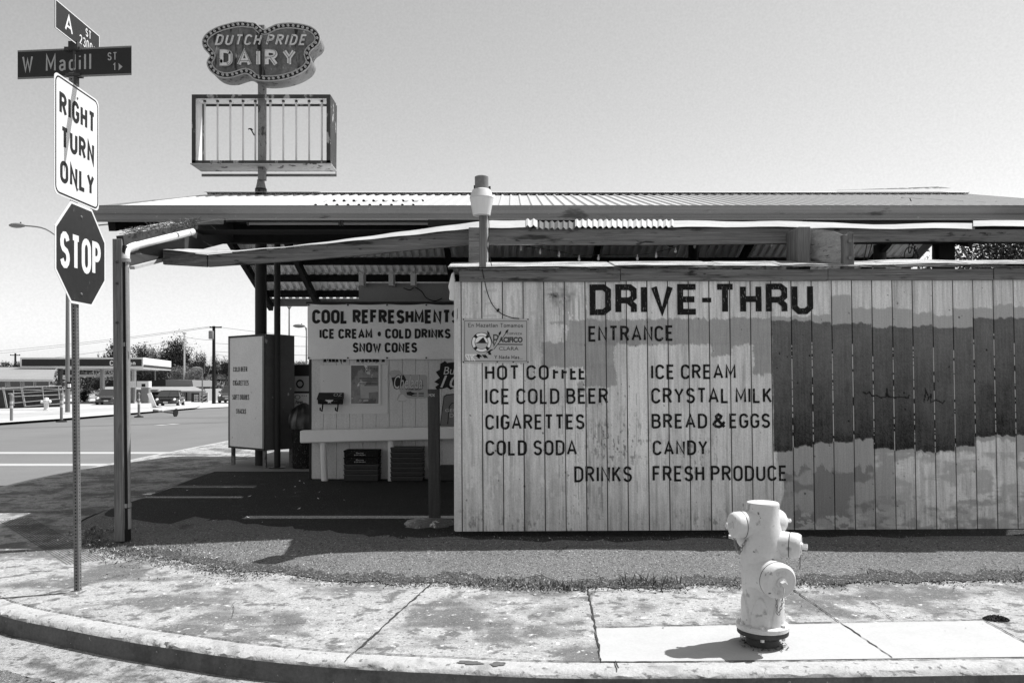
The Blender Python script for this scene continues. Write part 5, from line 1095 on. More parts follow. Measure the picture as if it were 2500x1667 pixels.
ass = thing('street_name_sign', 'street name plate seen at a steep angle at the very top reading A ST 2300', 'sign', (XS+.02, YS, 4.167))
m3 = frame3((-3.31, 5.77, 4.167), (0, 1, 0), (0, 0, 1), (1, 0, 0)); wd = .62; hh_ = .212
MB().prism([m3(0, 0, 0), m3(wd, 0, 0), m3(wd, hh_, 0), m3(0, hh_, 0)], (-.004, 0, 0)).build('sign_plate', M_signgreen, ass)
mb = MB(); ribbon(mb, [(.004, .004), (wd-.004, .004), (wd-.004, hh_-.004), (.004, hh_-.004), (.004, .004)], .007, m3, .0006)
strokes(mb, 'A', .2*wd, .37*wd, .2*hh_, .80*hh_, .017, m3, .001); strokes(mb, 'ST', .66*wd, .79*wd, .57*hh_, .88*hh_, .0095, m3, .001, gap=.25); strokes(mb, '2300', .52*wd, .82*wd, .12*hh_, .47*hh_, .0095, m3, .001, gap=.24)
mb.ngon([m3(.86*wd, .45*hh_, .001), m3(.86*wd, .15*hh_, .001), m3(.93*wd, .3*hh_, .001)])
mb.build('sign_legend', M_whitesheet, ass, fix=False)
MB().box(XS-.035, XS+.035, YS-.035, YS+.035, 4.13, 4.19).box(XS-.02, XS+.02, YS-.02, YS+.02, 3.86, 3.945).box(XS-.07, XS+.05, YS-.028, YS+.028, 4.125, 4.15).box(XS-.06, XS+.05, YS-.03, YS+.03, 3.93, 3.95).box(XS-.012, XS+.012, YS-.012, YS+.012, 3.9, 4.2).build('sign_bracket', M_iron, sp_)

# ================================================================ FIRE HYDRANT
HX, HYY = 1.53, 4.86
hy = thing('fire_hydrant', 'squat white three-outlet fire hydrant with chained caps on a dark base in the foreground', 'hydrant', (HX, HYY, 0))
o_ = (HX, HYY, 0)
def petal(a, h):
    # scalloped foot: six arches pressed into the foot of the barrel
    u = ((a+.42) % (2*pi/6))/(2*pi/6)*2-1; top = .315-.17*abs(u)**2.2
    k = min(1, max(0, (top-h)/.012)); k = k*k*(3-2*k); return 1+.085*k*(1-abs(u)**6)
pf = [(.122, .125)]+[(.119, .125+.2*i/60) for i in range(61)]+[(.122, .34), (.126, .40), (.129, .48), (.129, .56), (.126, .62), (.118, .68), (.108, .73), (.102, .77), (.0985, .80), (.0975, .852), (.0975, .858), (.093, .866), (.088, .868), (.0, .869)]
mb = MB(); mb.lathe(pf, o_, n=144, mod=petal)
def neck(c, ax, r0, r1, L): mb.lathe([(r0, -.02), (r0*.98, L*.35), (r1, L*.8), (r1, L)], c, ax, 36)
zc_ = HX, HYY
def axis(az, el=0): return Vector((cos(R(el))*cos(R(az)), cos(R(el))*sin(R(az)), sin(R(el))))
outs = [  # centre height, azimuth, barrel radius, length of neck, cap radius, cap length
 (.738, 191, .083, .135, .081, .062, 'A'), (.625, -25, .08, .155, .076, .062, 'B'), (.445, -78, .114, .15, .106, .06, 'C')]
for h, az, r0, Ln, rc, lc, nm in outs:
    a = axis(az, -2 if nm != 'C' else -5); c = Vector((HX, HYY, h)); mb.lathe([(r0*1.22, .045), (r0*1.1, .075), (r0, .1), (rc*.985, Ln), (rc*.9, Ln+.001)], c, a, 40)
# two blank hubs behind
for h, az, r in ((.745, 18, .085), (.645, 163, .07)):
    a = axis(az, 0); mb.lathe([(r, .04), (r*.97, .1), (r*.75, .135), (r*.45, .15), (.018, .155), (.018, .16)], Vector((HX, HYY, h)), a, 30)
mb.build('barrel', M_hyd, hy, smooth=True)
mb = MB()
for h, az, r in ((.745, 18, .085), (.645, 163, .07)):
    a = axis(az, 0); MB().lathe([(.02, .15), (.019, .18), (.014, .182), (.014, .2), (.0, .201)], Vector((HX, HYY, h)), a, 5).build('operating_nut', M_hyd, hy)
for h, az, r0, Ln, rc, lc, nm in outs:
    a = axis(az, -2 if nm != 'C' else -5); c = Vector((HX, HYY, h))+a*(Ln+.004)
    cap = MB().lathe([(rc*.99, 0), (rc, .004), (rc, lc*.62), (rc*.97, lc*.72), (rc*.9, lc*.93), (rc*.84, lc), (rc*.8, lc*.985), (rc*.3, lc*.985), (rc*.29, lc*1.12), (rc*.24, lc*1.18), (0, lc*1.18)], c, a, 44).build('outlet_cap', M_hyd, hy, smooth=True)
    MB().lathe([(.02, lc*1.15), (.0205, lc*1.15+.024), (.017, lc*1.15+.028), (0, lc*1.15+.028)], c, a, 5).build('cap_nut', M_hyd, cap)
    mb = MB(); mb.lathe([(rc*1.002, -.0035), (rc*1.002, .0)], c, a, 44); mb.build('gasket_line', M_ink, cap)
    u = Vector((0, 0, 1)).cross(a).normalized(); v = a.cross(u); mb = MB()
    if nm == 'C':
        for k, (ang, g) in enumerate([(118, 'O'), (102, 'P'), (84, 'E'), (66, 'N')]):
            q_ = R(ang)
            fr3 = frame3(c+a*lc*.985+(u*cos(q_)+v*sin(q_))*rc*.56, (u*sin(q_)-v*cos(q_)), (u*cos(q_)+v*sin(q_)), a); strokes(mb, g, -.008, .008, -.011, .011, .003, fr3, .001)
        for k, (ang, g) in enumerate([(215, 'C'), (235, 'L'), (255, 'O'), (275, 'S'), (295, 'E')]):
            q_ = R(ang); fr3 = frame3(c+a*lc*.985+(u*cos(q_)+v*sin(q_))*rc*.56, (-u*sin(q_)+v*cos(q_)), -(u*cos(q_)+v*sin(q_)), a); strokes(mb, g, -.008, .008, -.011, .011, .003, fr3, .001)
        mb.build('raised_letters', mat('shaded_enamel', .5, .6), cap, fix=False)
MB().lathe([(.12, .1), (.153, .1), (.157, .104), (.157, .125), (.152, .131), (.12, .136)], o_, n=56).build('upper_flange', M_hyd, hy, smooth=True)
MB().lathe([(.1, .075), (.15, .072), (.152, .076), (.152, .094), (.148, .099), (.1, .099)], o_, n=56).build('lower_flange', M_iron, hy, smooth=True)
mb = MB()
for i in range(6):
    a = R(12+60*i); c = Vector((HX+.138*cos(a), HYY+.138*sin(a), 0)); MB().lathe([(.013, .128), (.013, .146), (.0, .148)], c, n=6).lathe([(.012, .055), (.012, .074)], c, n=6).build('flange_bolt', M_hyd, hy)
MB().lathe([(.098, -.0), (.098, .03), (.1, .045), (.096, .05), (.096, .08)], o_, n=40).build('base_pipe', M_iron, hy, smooth=True)
mb = MB()
for i in range(120):
    a = random.uniform(0, 6.28); r = random.uniform(.09, .15); chip(HX+cos(a)*r, HYY+sin(a)*r-.02, .008, random.uniform(.006, .016))
mb.build('rust_flakes', M_iron, kind='stuff', fix=False)
def chain(pts, nm='chain', sz=.0105):
    pts = cat_rom(pts, 10); mb = MB(); acc = 0; last = pts[0]; k = 0
    for p, q_ in zip(pts[:-1], pts[1:]):
        acc += (q_-p).length
        if acc > sz*1.55:
            acc = 0; d = (q_-p).normalized(); u = d.orthogonal().normalized(); u = Matrix.Rotation(R(90*(k % 2)), 3, d)@u; lk = [p+d*sz*cos(t)*1.1+u*sz*.62*sin(t) for t in np.linspace(0, 2*pi, 11)[:-1]]; mb.tube(lk+[lk[0]], .0023, 5, caps=False); k += 1
    mb.build(nm, mat('chain_steel', .25, .5, .3, noise=((60, .5),)), hy)
capC = Vector((HX, HYY, .445))+axis(-78, -5)*.225
MB().tube([capC+Vector((0, -.006, -.01)), capC+Vector((-.006, -.012, -.05)), capC+Vector((-.005, -.0, -.085))], .004, 6).tube([capC+Vector((.006, -.006, -.01)), capC+Vector((.004, -.012, -.05)), capC+Vector((.0, -.0, -.085))], .004, 6).build('chain_link_strap', M_hyd, hy)
chain([capC+Vector((0, 0, -.08)), capC+Vector((.004, .03, -.14)), capC+Vector((-.004, .06, -.2))]); chain([capC+Vector((-.02, .05, -.07)), capC+Vector((-.018, .05, -.13)), capC+Vector((-.012, .055, -.2))])
capA = Vector((HX, HYY, .728))+axis(191)*.2
chain([capA+Vector((.01, -.01, -.03)), capA+Vector((.015, -.0, -.1)), capA+Vector((.04, .0, -.165)), capA+Vector((.06, .0, -.13)), capA+Vector((.075, -.01, -.085))])
capB = Vector((HX, HYY, .625))+axis(-25)*.225
chain([capB+Vector((-.01, -.0, -.02)), capB+Vector((-.012, -.003, -.08)), capB+Vector((-.012, 0, -.14))], sz=.008)

# ================================================================ FAR SIDE OF THE STREET
def leaves(mb, c, r, n, size, squash=.8, seed=0, hollow=.35, flat=.6):
    r_ = np.random.default_rng(seed); k = min(60, max(6, n//70))
    cen = r_.normal(size=(k, 3)); cen /= np.linalg.norm(cen, axis=1)[:, None]; cen *= (r_.random((k, 1))**.5)*.78
    idx = r_.integers(0, k, n); n = n; p = cen[idx]+r_.normal(size=(n, 3))*(.13+.07*r_.random((k, 1))[idx]); p[:, 2] *= squash
    p = p*np.array(r)[None, :]+np.array(c)[None, :]
    u = r_.normal(size=(n, 3)); u /= np.linalg.norm(u, axis=1)[:, None]; v = np.cross(u, r_.normal(size=(n, 3))); v /= np.linalg.norm(v, axis=1)[:, None]
    s = size*(.5+r_.random((n, 1))); u = u*s; v = v*s*flat
    b = len(mb.v); q_ = np.stack([p-u, p-v, p+u, p+v], 1).reshape(-1, 3); mb.v += [tuple(x) for x in q_.tolist()]; mb.f += [(b+4*i, b+4*i+1, b+4*i+2, b+4*i+3) for i in range(n)]
def tree(px, py0, py1, wpx, Y, lab, n=1500, size=None, m=None, seed=0, kind='round', grp=None, nm='tree'):
    base = P(px, py1, Y); top = P(px, py0, Y).z; rw = wpx*Y/F/2; h = top-base.z; t = thing(nm, lab, 'tree', tuple(base), grp); size = size or rw*.055
    r_ = random.Random(seed); mb = MB()
    mb.tube([(base.x, Y, base.z-.6), (base.x+rw*.05, Y, base.z+h*.3), (base.x-rw*.04, Y, base.z+h*.75)], [rw*.07+.06, rw*.05+.04, rw*.02+.02], 8)
    for i in range(5):
        a = r_.uniform(0, 6.28); z = base.z+h*r_.uniform(.25, .5); mb.tube([(base.x, Y, z), (base.x+cos(a)*rw*.35, Y+sin(a)*rw*.3, z+h*.18), (base.x+cos(a)*rw*.65, Y+sin(a)*rw*.5, z+h*.32)], [rw*.035+.03, rw*.02+.02, .02], 6)
    mb.build('trunk', M_bark, t, smooth=True)
    mb = MB()
    if kind == 'conifer':
        for i in range(7):
            f = i/6; leaves(mb, (base.x, Y, base.z+h*(.12+.82*f)), (rw*(1.05-.95*f),)*2+(h*.13,), int(n/7*(1.3-f)), size, 1, seed+i)
    else:
        leaves(mb, (base.x, Y, base.z+h*.56), (rw*1.15, rw*1.1, h*.52), n, size, 1.0, seed)
    mb.build('crown', m or M_leaf, t, fix=False)
    return t
# hill terrain
Xg = np.linspace(-260, 40, 90); Yg = np.concatenate([np.linspace(96, 240, 50), np.linspace(250, 600, 12)]); XX_, YY_ = np.meshgrid(Xg, Yg)
ZZ = -.12+np.clip((YY_-100)/120, 0, 1)**.8*6.2+np.clip((YY_-240)/300, 0, 1)*2+(fbm(XX_/22+50, YY_/22+9, 200)-.5)*2.4*np.clip((YY_-100)/30, 0, 1)
ZZ = ZZ*np.clip((YY_-92)/10+.1, 0, 1)-.4*np.clip((100-YY_)/5, 0, 1)
ny, nx = XX_.shape; ii = (np.arange(ny-1)[:, None]*nx+np.arange(nx-1)[None, :]).ravel(); mb = MB(); mb.v = [tuple(p) for p in np.stack([XX_, YY_, ZZ], -1).reshape(-1, 3).tolist()]; mb.f = [(int(i), int(i+1), int(i+nx+1), int(i+nx)) for i in ii]
mb.build('hill', M_hill, kind='structure', smooth=True, fix=False)
mb = MB(); r_ = random.Random(5)
def hz(x, y): return float(ZZ[int(np.clip(np.searchsorted(Yg, y), 0, ny-1)), int(np.clip(np.searchsorted(Xg, x), 0, nx-1))])
for i in range(230):
    y = r_.uniform(104, 235); px_ = r_.uniform(-40, 760); x = (px_-CX)*y/F; rr = r_.uniform(1.0, 2.6); leaves(mb, (x, y, hz(x, y)+rr*.3), (rr*1.3, rr, rr*.75), 420, rr*.07, 1, i)
mb.build('hillside_brush', M_leaf, kind='stuff', fix=False)
mb = MB(); r_ = random.Random(9)
for i in range(120):
    y = r_.uniform(104, 225); px_ = r_.uniform(-40, 760); x = (px_-CX)*y/F; rr = r_.uniform(.8, 2.); leaves(mb, (x, y, hz(x, y)+rr*.3), (rr*1.3, rr, rr*.75), 380, rr*.065, 1, i+500)
mb.build('pale_hillside_brush', M_leafpale, kind='stuff', fix=False)
TG = 'trees on the far hillside'
for i, (px_, y0, y1, w, Y, kd, lab, mm) in enumerate((
 (45, 884, 925, 34, 120, 'round', 'small dark tree behind the crossarmed pole at the far left', M_leaf),
 (240, 857, 885, 9, 140, 'conifer', 'left one of two tiny pointed conifers above the station canopy', M_leaf), (254, 855, 885, 11, 140, 'conifer', 'right one of two tiny pointed conifers above the station canopy', M_leaf),
 (288, 838, 930, 70, 118, 'round', 'dark tree rising behind the awning post and downpipe', M_leaf), (340, 843, 930, 62, 112, 'round', 'leafy tree just right of the downpipe above the station canopy', M_leaf), (382, 846, 930, 58, 112, 'round', 'paler leafy tree between the downpipe and the tall round tree', M_leafpale),
 (418, 828, 940, 66, 108, 'round', 'left half of the tall dark eucalyptus pair on the hillside', M_leaf), (448, 822, 935, 60, 110, 'round', 'tallest dark rounded tree on the far hillside, behind the pale pole', M_leaf),
 (487, 862, 950, 46, 104, 'round', 'bushy dark tree left of the dark utility pole', M_leaf), (499, 862, 900, 9, 100, 'conifer', 'narrow dark cypress on the hillside left of the dark pole', M_leaf), (527, 866, 930, 26, 104, 'round', 'small dark tree behind the dark utility pole', M_leaf),
 (552, 874, 940, 40, 104, 'round', 'dark tree close beside the tall box sign', M_leaf), (473, 892, 955, 44, 96, 'round', 'pale spreading shrub tree right of the station store', M_leafpale), (440, 893, 945, 52, 98, 'round', 'pale shrub tree behind the station store roof', M_leafpale),
 (350, 895, 940, 60, 98, 'round', 'dark tree below the station canopy edge', M_leaf), (380, 900, 945, 50, 97, 'round', 'dark tree beside the small hanging station sign', M_leaf), (243, 918, 962, 44, 84, 'round', 'round dark bush tree left of the awning post', M_leaf), (205, 952, 990, 34, 80, 'round', 'low bush between the sign post and the parked pickup', M_leaf), (170, 895, 935, 60, 125, 'round', 'tree on the hill behind the street lamp pole', M_leaf), (105, 895, 930, 50, 125, 'round', 'tree on the hill left of the street lamp pole', M_leaf),
 (738, 882, 930, 40, 70, 'round', 'round tree top showing between the box sign and the store', M_leafpale))):
    tree(px_, y0, y1, w, Y, lab, 4200 if w > 20 else 900, None, mm, i, kd, TG)
# leafy tree behind the canopy at the right
t = thing('broadleaf_tree', 'large feathery-leaved tree seen through the gap above the wall at the right', 'tree', (21.5, 34, 0))
mb = MB(); mb.tube([(21.5, 34, 0), (21.4, 34, 4), (21.2, 34, 6)], [.25, .2, .1], 8)
for a in range(9): mb.tube([(21.4, 34, 3.5), (21.4+2.2*cos(a*.7), 34+1.5*sin(a), 5.5), (21.4+4*cos(a*.7), 34+2*sin(a), 7+.2*a)], [.12, .07, .03], 6)
mb.build('trunk', M_bark, t, smooth=True)
mb = MB(); leaves(mb, (21.6, 34, 6.3), (4.3, 3.0, 2.4), 16000, .085, 1, 77, flat=.35); leaves(mb, (18.2, 34, 6.0), (1.2, 1, .9), 900, .08, 1, 78, flat=.35); mb.build('crown', M_leaf, t, fix=False)
# utility poles and wires
def upole(px_, py0, py1, Y, arm, lab, r=.14, m=None, trans=None):
    b = P(px_, py1, Y); h = P(px_, py0, Y).z; t = thing('utility_pole', lab, 'utility pole', tuple(b), 'utility poles across the street')
    MB().tube([(b.x, Y, b.z), (b.x, Y, h)], [r, r*.75], 10).build('pole', m or M_pole, t, smooth=True)
    mb = MB()
    for (ay, a0, a1) in arm: mb = MB(); mb.bar(P(a0, ay, Y-.1), P(a1, ay, Y-.1), .1, .12); [mb.tube([P(a, ay, Y-.1), P(a, ay-2.4, Y-.1)], .05, 6) for a in (a0+1, a1-1)]; mb.build('crossarm', m or M_pole, t)
    if trans: c = P(trans[0], trans[1], Y-.4); MB().lathe([(.2, -.35), (.22, -.3), (.22, .35), (.15, .4), (0, .42)], c, n=14).build('transformer', M_midgrey, t, smooth=True); 
    return t
upole(37.5, 862, 905, 120, [(867, 25, 49)], 'small far utility pole with a single crossarm at the left edge', .17)
upole(450, 811, 925, 96, [(829, 446, 455), (851, 446, 455), (814, 446, 455)], 'pale slender utility pole in front of the tallest tree', .12, M_lightgrey)
upole(522, 796, 987, 72, [(799, 512, 541), (818, 513, 524)], 'tall dark utility pole with a transformer left of the box sign', .17, M_wood_dark, (515.5, 818))
w_ = thing('overhead_wires', 'thin overhead wires sagging between the utility poles', 'wires', tuple(P(522, 799, 72)))
def ow(a, b, sag, Y0, Y1):
    pts = []
    for i in range(13):
        t_ = i/12; pts.append(P(a[0]+(b[0]-a[0])*t_, a[1]+(b[1]-a[1])*t_+sag*4*t_*(1-t_), Y0+(Y1-Y0)*t_))
    MB().tube(pts, .018, 4, caps=False).build('wire', M_midgrey, w_)
for a in (((512, 797), (-60, 862), 4), ((516, 799), (-60, 868), 4), ((450, 829), (-60, 895), 3), ((540, 799), (800, 827), 2), ((526, 838), (800, 846), 2), ((526, 858), (800, 868), 2), ((526, 865), (800, 900), 3), ((450, 822), (522, 830), 2)): ow(a[0], a[1], a[2], 72, 95 if a[1][0] < 0 else 60)
# street lamps
def slamp(px_, ytop, ybase, Y, arms, lab, r=.11):
    b = P(px_, ybase, Y); t = thing('street_lamp', lab, 'street lamp', tuple(b), 'street lamps along the side street'); zt_ = P(0, ytop, Y).z
    MB().tube([(b.x, Y, b.z), (b.x, Y, zt_)], [r, r*.6], 12).build('pole', M_galv, t, smooth=True)
    for ax, ay, l in arms:
        e = P(ax, ay, Y); MB().tube(cat_rom([(b.x, Y, zt_-.3), (b.x+(e.x-b.x)*.5, Y, zt_+(e.z-zt_)*.75), e], 5), .04, 6).build('arm', M_galv, t, smooth=True)
        s_ = 1 if l > 0 else -1
        MB().lathe([(.0, 0), (.07, .03), (.13, .25), (.15, .5), (.12, .75), (.05, .9), (0, .92)], e-Vector((s_*.1, 0, 0)), (s_, 0, .02), 12, mod=lambda a, h: 1).build('lamp_head', M_midgrey, t, smooth=True)
        MB().lathe([(.035, 0), (.035, .1)], e+Vector((s_*.15, 0, .1)), n=8).build('photocell', M_ink, t)
    return t
lt = slamp(165, 585, 1006, 45, [(57, 551, -1), (273, 547, 1)], 'tall twin-arm street lamp directly behind the stop sign', .13)
MB().box(P(163, 0, 44.8).x, P(172.5, 0, 44.8).x, 44.8, 44.86, P(0, 948, 44.8).z, P(0, 932, 44.8).z).build('dark_notice', M_ink, lt); MB().box(P(164.5, 0, 44.7).x, P(171, 0, 44.7).x, 44.72, 44.79, P(0, 945.5, 44.8).z, P(0, 937, 44.8).z).build('white_notice', M_white, lt)
slamp(706, 746, 940, 62, [(692, 744, -1), (722, 744, 1)], 'thin twin-arm street lamp between the canopy posts and the store banner', .08)
slamp(748, 800, 940, 62, [(741, 796, -1)], 'single-arm street lamp peeping out from behind the store corner', .07)
slamp(494, 903, 985, 76, [(489, 899, -1)], 'short dark forecourt lamp beside the dark utility pole', .08)
# delineators
def delin(px_, py, lab, h=1.15, proto=[]):
    Yd = (CZ+.15)*F/(py-HY); x = (px_-CX)*Yd/F
    if not proto:
        t = thing('traffic_post', lab, 'bollard', (x, Yd, -.145), 'flexible traffic posts across the side street')
        MB().tube([(x, Yd, -.1), (x, Yd, h-.15)], .065, 14).lathe([(.066, h-.15), (.075, h-.08), (.075, h+.0), (.05, h+.04), (0, h+.05)], (x, Yd, 0), n=14).build('tube', mat('faded_orange_tube', .2, .6, noise=((3, .2),)), t, smooth=True)
        MB().lathe([(.067, h-.62), (.067, h-.5)], (x, Yd, 0), n=14).lathe([(.067, h-.42), (.067, h-.3)], (x, Yd, 0), n=14).build('reflective_bands', M_lightgrey, t, smooth=True)
        MB().lathe([(.24, -.143), (.22, -.09), (.1, -.07), (.07, -.04)], (x, Yd, 0), n=18).build('rubber_base', M_tyre, t, smooth=True); proto.append(t)
    else:
        t = copy_thing(proto[0]); t.location = (x, Yd, -.145); t['label'] = lab
    return t
delin(28, 1033, 'leftmost standing traffic post, near the frame edge'); delin(150, 1030, 'traffic post standing just left of the sign post'); delin(339, 1018.5, 'traffic post standing right of the downpipe')
d4 = delin(412, 1017, 'fallen traffic post lying on its side on the road'); d4.rotation_euler = (R(8), R(-84), R(-14)); d4.location.z = .06; d4.location.x += .4
# white tilted marker and debris on the island
t = thing('tilted_marker', 'white marker board leaning over on the kerb before the dark sedan', 'marker', tuple(G(379, 994, -.1)))
a = P(364, 959, 57); b = P(378, 994, 57); MB().bar(a, b, .28, .05, (0, 1, 0)).build('board', M_white, t); MB().lathe([(.45, 0), (.4, .1), (.1, .14)], (b.x+.1, 57, -.12), n=16).build('base', M_tyre, t)
MB().box(P(405, 0, 56).x, P(458, 0, 56).x, 55.6, 56.2, -.1, -.03).build('fallen_plank', M_iron, label='dark flattened strip lying on the island in front of the sedan', cat='debris')
# second hydrant
q9 = P(113, 1001, 50); h2 = thing('fire_hydrant', 'small far white fire hydrant on the opposite pavement', 'hydrant', (q9.x, 50, q9.z))
MB().lathe([(.19, 0), (.19, .05), (.13, .07), (.14, .45), (.2, .5), (.2, .62), (.15, .68), (.13, .78), (0, .8)], (q9.x, 50, q9.z), n=18).lathe([(.1, 0), (.1, .3), (0, .32)], (q9.x, 50, q9.z+.55), (1, -.2, 0), 12).lathe([(.1, 0), (.1, .3), (0, .32)], (q9.x, 50, q9.z+.52), (-.8, -.6, 0), 12).build('barrel', M_hyd, h2, smooth=True)
# temporary fence panels with dark screen
tf = thing('temporary_fence', 'leaning white tube fence panels with dark screening in front of the left building', 'fence', tuple(P(60, 998, 52)))
mb = MB(); mb.prism([P(-60, 951, 52.3), P(146, 944, 52.3), P(150, 993, 52.3), P(-60, 999, 52.3)], (0, .05, 0)); mb.build('dark_screen', mat('dark_screen', .05, .9, noise=((.8, .5), (3, .5))), tf)
mb = MB()
for a, b in (((-60, 951), (60, 946)), ((-60, 949), (102, 952)), ((60, 945), (150, 942)), ((100, 948), (165, 950)), ((20, 961), (150, 952)), ((30, 968), (150, 963)), ((30, 984), (150, 973)), ((60, 992), (150, 985)), ((6, 945), (15, 995)), ((9, 945), (18, 995)), ((51, 946), (60, 993)), ((54, 946), (63, 993)), ((104, 944), (108, 990)), ((143, 942), (145, 975)), ((153, 945), (155, 985)), ((33, 950), (34, 990))): mb.tube([P(a[0], a[1], 52), P(b[0], b[1], 52)], .024, 6)
mb.build('tube_frame', M_lightgrey, tf)
# left building with a hip roof
lbd = thing('roadside_building', 'low building with a broad shingled hip roof at the far left edge', 'building', tuple(P(40, 975, 66)))
q6 = plane_px(66)
mb = MB(); mb.add([q6(-140, 924), q6(130, 927), (P(128, 0, 78).x, 78, q6(0, 927).z), (q6(-140, 0).x, 78, q6(0, 927).z), (q6(18, 0).x, 73, P(0, 897, 73).z), (q6(-140, 0).x, 73, P(0, 896, 73).z)], [(0, 1, 4, 5), (1, 2, 4), (2, 3, 5, 4)]); mb.build('roof', mat('roof_shingles', .24, .9, noise=((.6, .2), (8, .2))), lbd)
MB().prism([q6(-140, 924), q6(130, 926), q6(128, 931), q6(-140, 931)], (0, .3, 0)).build('eave_board', M_lightgrey, lbd)
MB().prism([(q6(-140, 0).x, 67, -.2), (P(106, 0, 67).x, 67, -.2), (P(106, 0, 77).x, 77, -.2), (q6(-140, 0).x, 77, -.2)], (0, 0, q6(0, 930).z+.2)).build('wall', mat('building_render', .3, .9, noise=((.5, .15),)), lbd)
for a, b, y0, y1 in ((9, 32, 931.5, 944), (44, 65, 931.5, 942), (73, 103, 932, 942), (-30, -5, 931, 945)):
    f_ = MB().box(q6(a-1.5, 0).x, q6(b+1.5, 0).x, 66.9, 67, P(0, y1+1.5, 67).z, P(0, y0-1, 67).z).build('window', M_lightgrey, lbd); MB().box(q6(a, 0).x, q6(b, 0).x, 66.86, 66.9, P(0, y1, 67).z, P(0, y0, 67).z).build('pane', M_glass, f_)
# station
gs = thing('station_canopy', 'flat fuel station canopy with a dark lettered band and pale edge', 'canopy', tuple(P(200, 985, 72)))
q7 = plane_px(72); A0, A1 = q7(49, 873), q7(350, 872.5); B0, B1 = P(418, 880.5, 83), P(-40, 880, 83); zb = q7(0, 899).z; dz = A1.z-zb
MB().prism([(A0.x, 72, zb), (A1.x, 72, zb), (B0.x, 83, zb), (A0.x+1.5, 83, zb)], (0, 0, dz)).build('canopy_slab', M_whitesheet, gs)
MB().box(q7(54, 0).x, q7(346, 0).x, 71.94, 71.99, q7(0, 893.5).z, q7(0, 877).z).build('dark_band', M_signdark, gs)
mb = MB(); dv = (B0-Vector((A1.x, 72, 0))); a = Vector((A1.x+.03, 72, 0)); b = Vector((B0.x+.03, 83, 0)); mb.add([(a.x+.02, 72, zb+.12), (b.x+.02, 83, zb+.12), (b.x+.02, 83, zb+.34), (a.x+.02, 72, zb+.34)], [(0, 1, 2, 3)]); mb.build('side_stripe', M_signdark, gs, fix=False)
mb = MB(); strokes(mb, 'Chevron', 269, 332, 892, 880, 2.6, q7, .09, gap=.14); mb.build('canopy_lettering', M_whitesheet, gs, fix=False)
mb = MB(); e = Vector((B0.x-.25, 82.2, zb+dz*.5)); u_ = (b-a).normalized(); f3 = frame3(e+Vector((.12, 0, 0)), u_, (0, 0, 1), (1, 0, 0)); [ribbon(mb, [(-.9, v+.25), (0, v-.1), (.9, v+.25)], .2, f3, .02) for v in (-.12, .25)]; mb.build('chevron_emblem', M_signdark, gs, fix=False)
for px_ in (147, 327, 250): MB().box(P(px_-3.5, 0, 76).x, P(px_+3.5, 0, 76).x, 75.8, 76.2, -.1, zb).build('column', M_midgrey if px_ == 147 else M_lightgrey, gs)
t = thing('hanging_sign', 'small white board hanging under the right edge of the station canopy', 'sign', tuple(P(379, 899, 80))); MB().prism([P(373, 897, 80), P(385, 897, 80), P(384, 905, 80), P(374, 905, 80)], (0, .1, 0)).build('board', M_white, t); MB().bar(P(378.5, 905, 80), P(379, 928, 80), .1, .1, (0, 1, 0)).build('rod', M_midgrey, t)
for k, (px_, lab) in enumerate(((356, 'fuel pump with a pale topper just left of the dark sedan windscreen'), (318, 'fuel pump partly hidden behind the downpipe and station column'))):
    c = P(px_, 984, 74); t = thing('fuel_pump', lab, 'fuel pump', (c.x, 74, -.1), 'fuel pumps under the station canopy')
    MB().box(c.x-.35, c.x+.35, 73.8, 74.2, -.1, 1.35).build('body', M_midgrey, t); MB().box(c.x-.7, c.x+.4, 73.7, 74.3, 1.36, 1.95).build('topper', M_whitesheet, t); MB().box(c.x-.25, c.x+.1, 73.68, 73.695, 1.42, 1.7).build('price_panel', M_ink, t)
ss = thing('station_store', 'long low station store with a dark mansard band and pale tiled skirt roof', 'store', tuple(P(380, 984, 84)))
q8 = plane_px(84)
MB().prism([q8(266, 928), q8(404, 926.5), q8(404, 944), q8(256, 946)], (0, 6, 0)).build('dark_mansard', M_signdark, ss); MB().prism([q8(404.5, 926.5), q8(469, 928), q8(472, 944), q8(404.5, 944)], (0, 6, 0)).build('side_mansard', M_midgrey, ss)
mb = MB(); z1_ = q8(0, 943).z; z0_ = P(0, 954, 82).z; mb.add([(q8(256, 0).x, 84, z1_), (q8(474, 0).x, 84, z1_), (P(503, 0, 82).x, 82, z0_), (P(232, 0, 82).x, 82, z0_), (P(503, 0, 82).x, 82, z0_-.12), (P(232, 0, 82).x, 82, z0_-.12)], [(0, 1, 2, 3), (3, 2, 4, 5)]); mb.build('skirt_roof', mat('skirt_tiles', .28, .9, noise=((3, .2),)), ss)
MB().box(P(240, 0, 84).x, P(500, 0, 84).x, 84.1, 90, -.3, z0_+.2).build('wall', mat('store_wall', .3, .9, noise=((.6, .15),)), ss)
MB().box(P(300, 0, 84).x, P(437, 0, 84).x, 84.0, 84.08, -.1, z0_).build('glazing', M_glass, ss); MB().box(P(454, 0, 84).x, P(456, 0, 84).x, 84.0, 84.08, -.1, z0_).build('door_jamb', M_ink, ss)
t = thing('price_board', 'dark price board with white figures beside the station store', 'sign', tuple(P(476, 984, 79))); q4 = plane_px(79)
MB().prism([q4(467, 959), q4(486, 959), q4(486, 984), q4(467, 984)], (0, .15, 0)).build('board', M_signdark, t); mb = MB(); [btext(mb, s_, 474, 484.5, y+4.5, y, q4, .02, bold=.04) for s_, y in (('323', 963), ('333', 969), ('343', 975))]; mb.build('figures', M_whitesheet, t, fix=False)
t = thing('emblem_board', 'pale framed board with two stacked downward chevrons beside the price board', 'sign', tuple(P(497, 985, 79)))
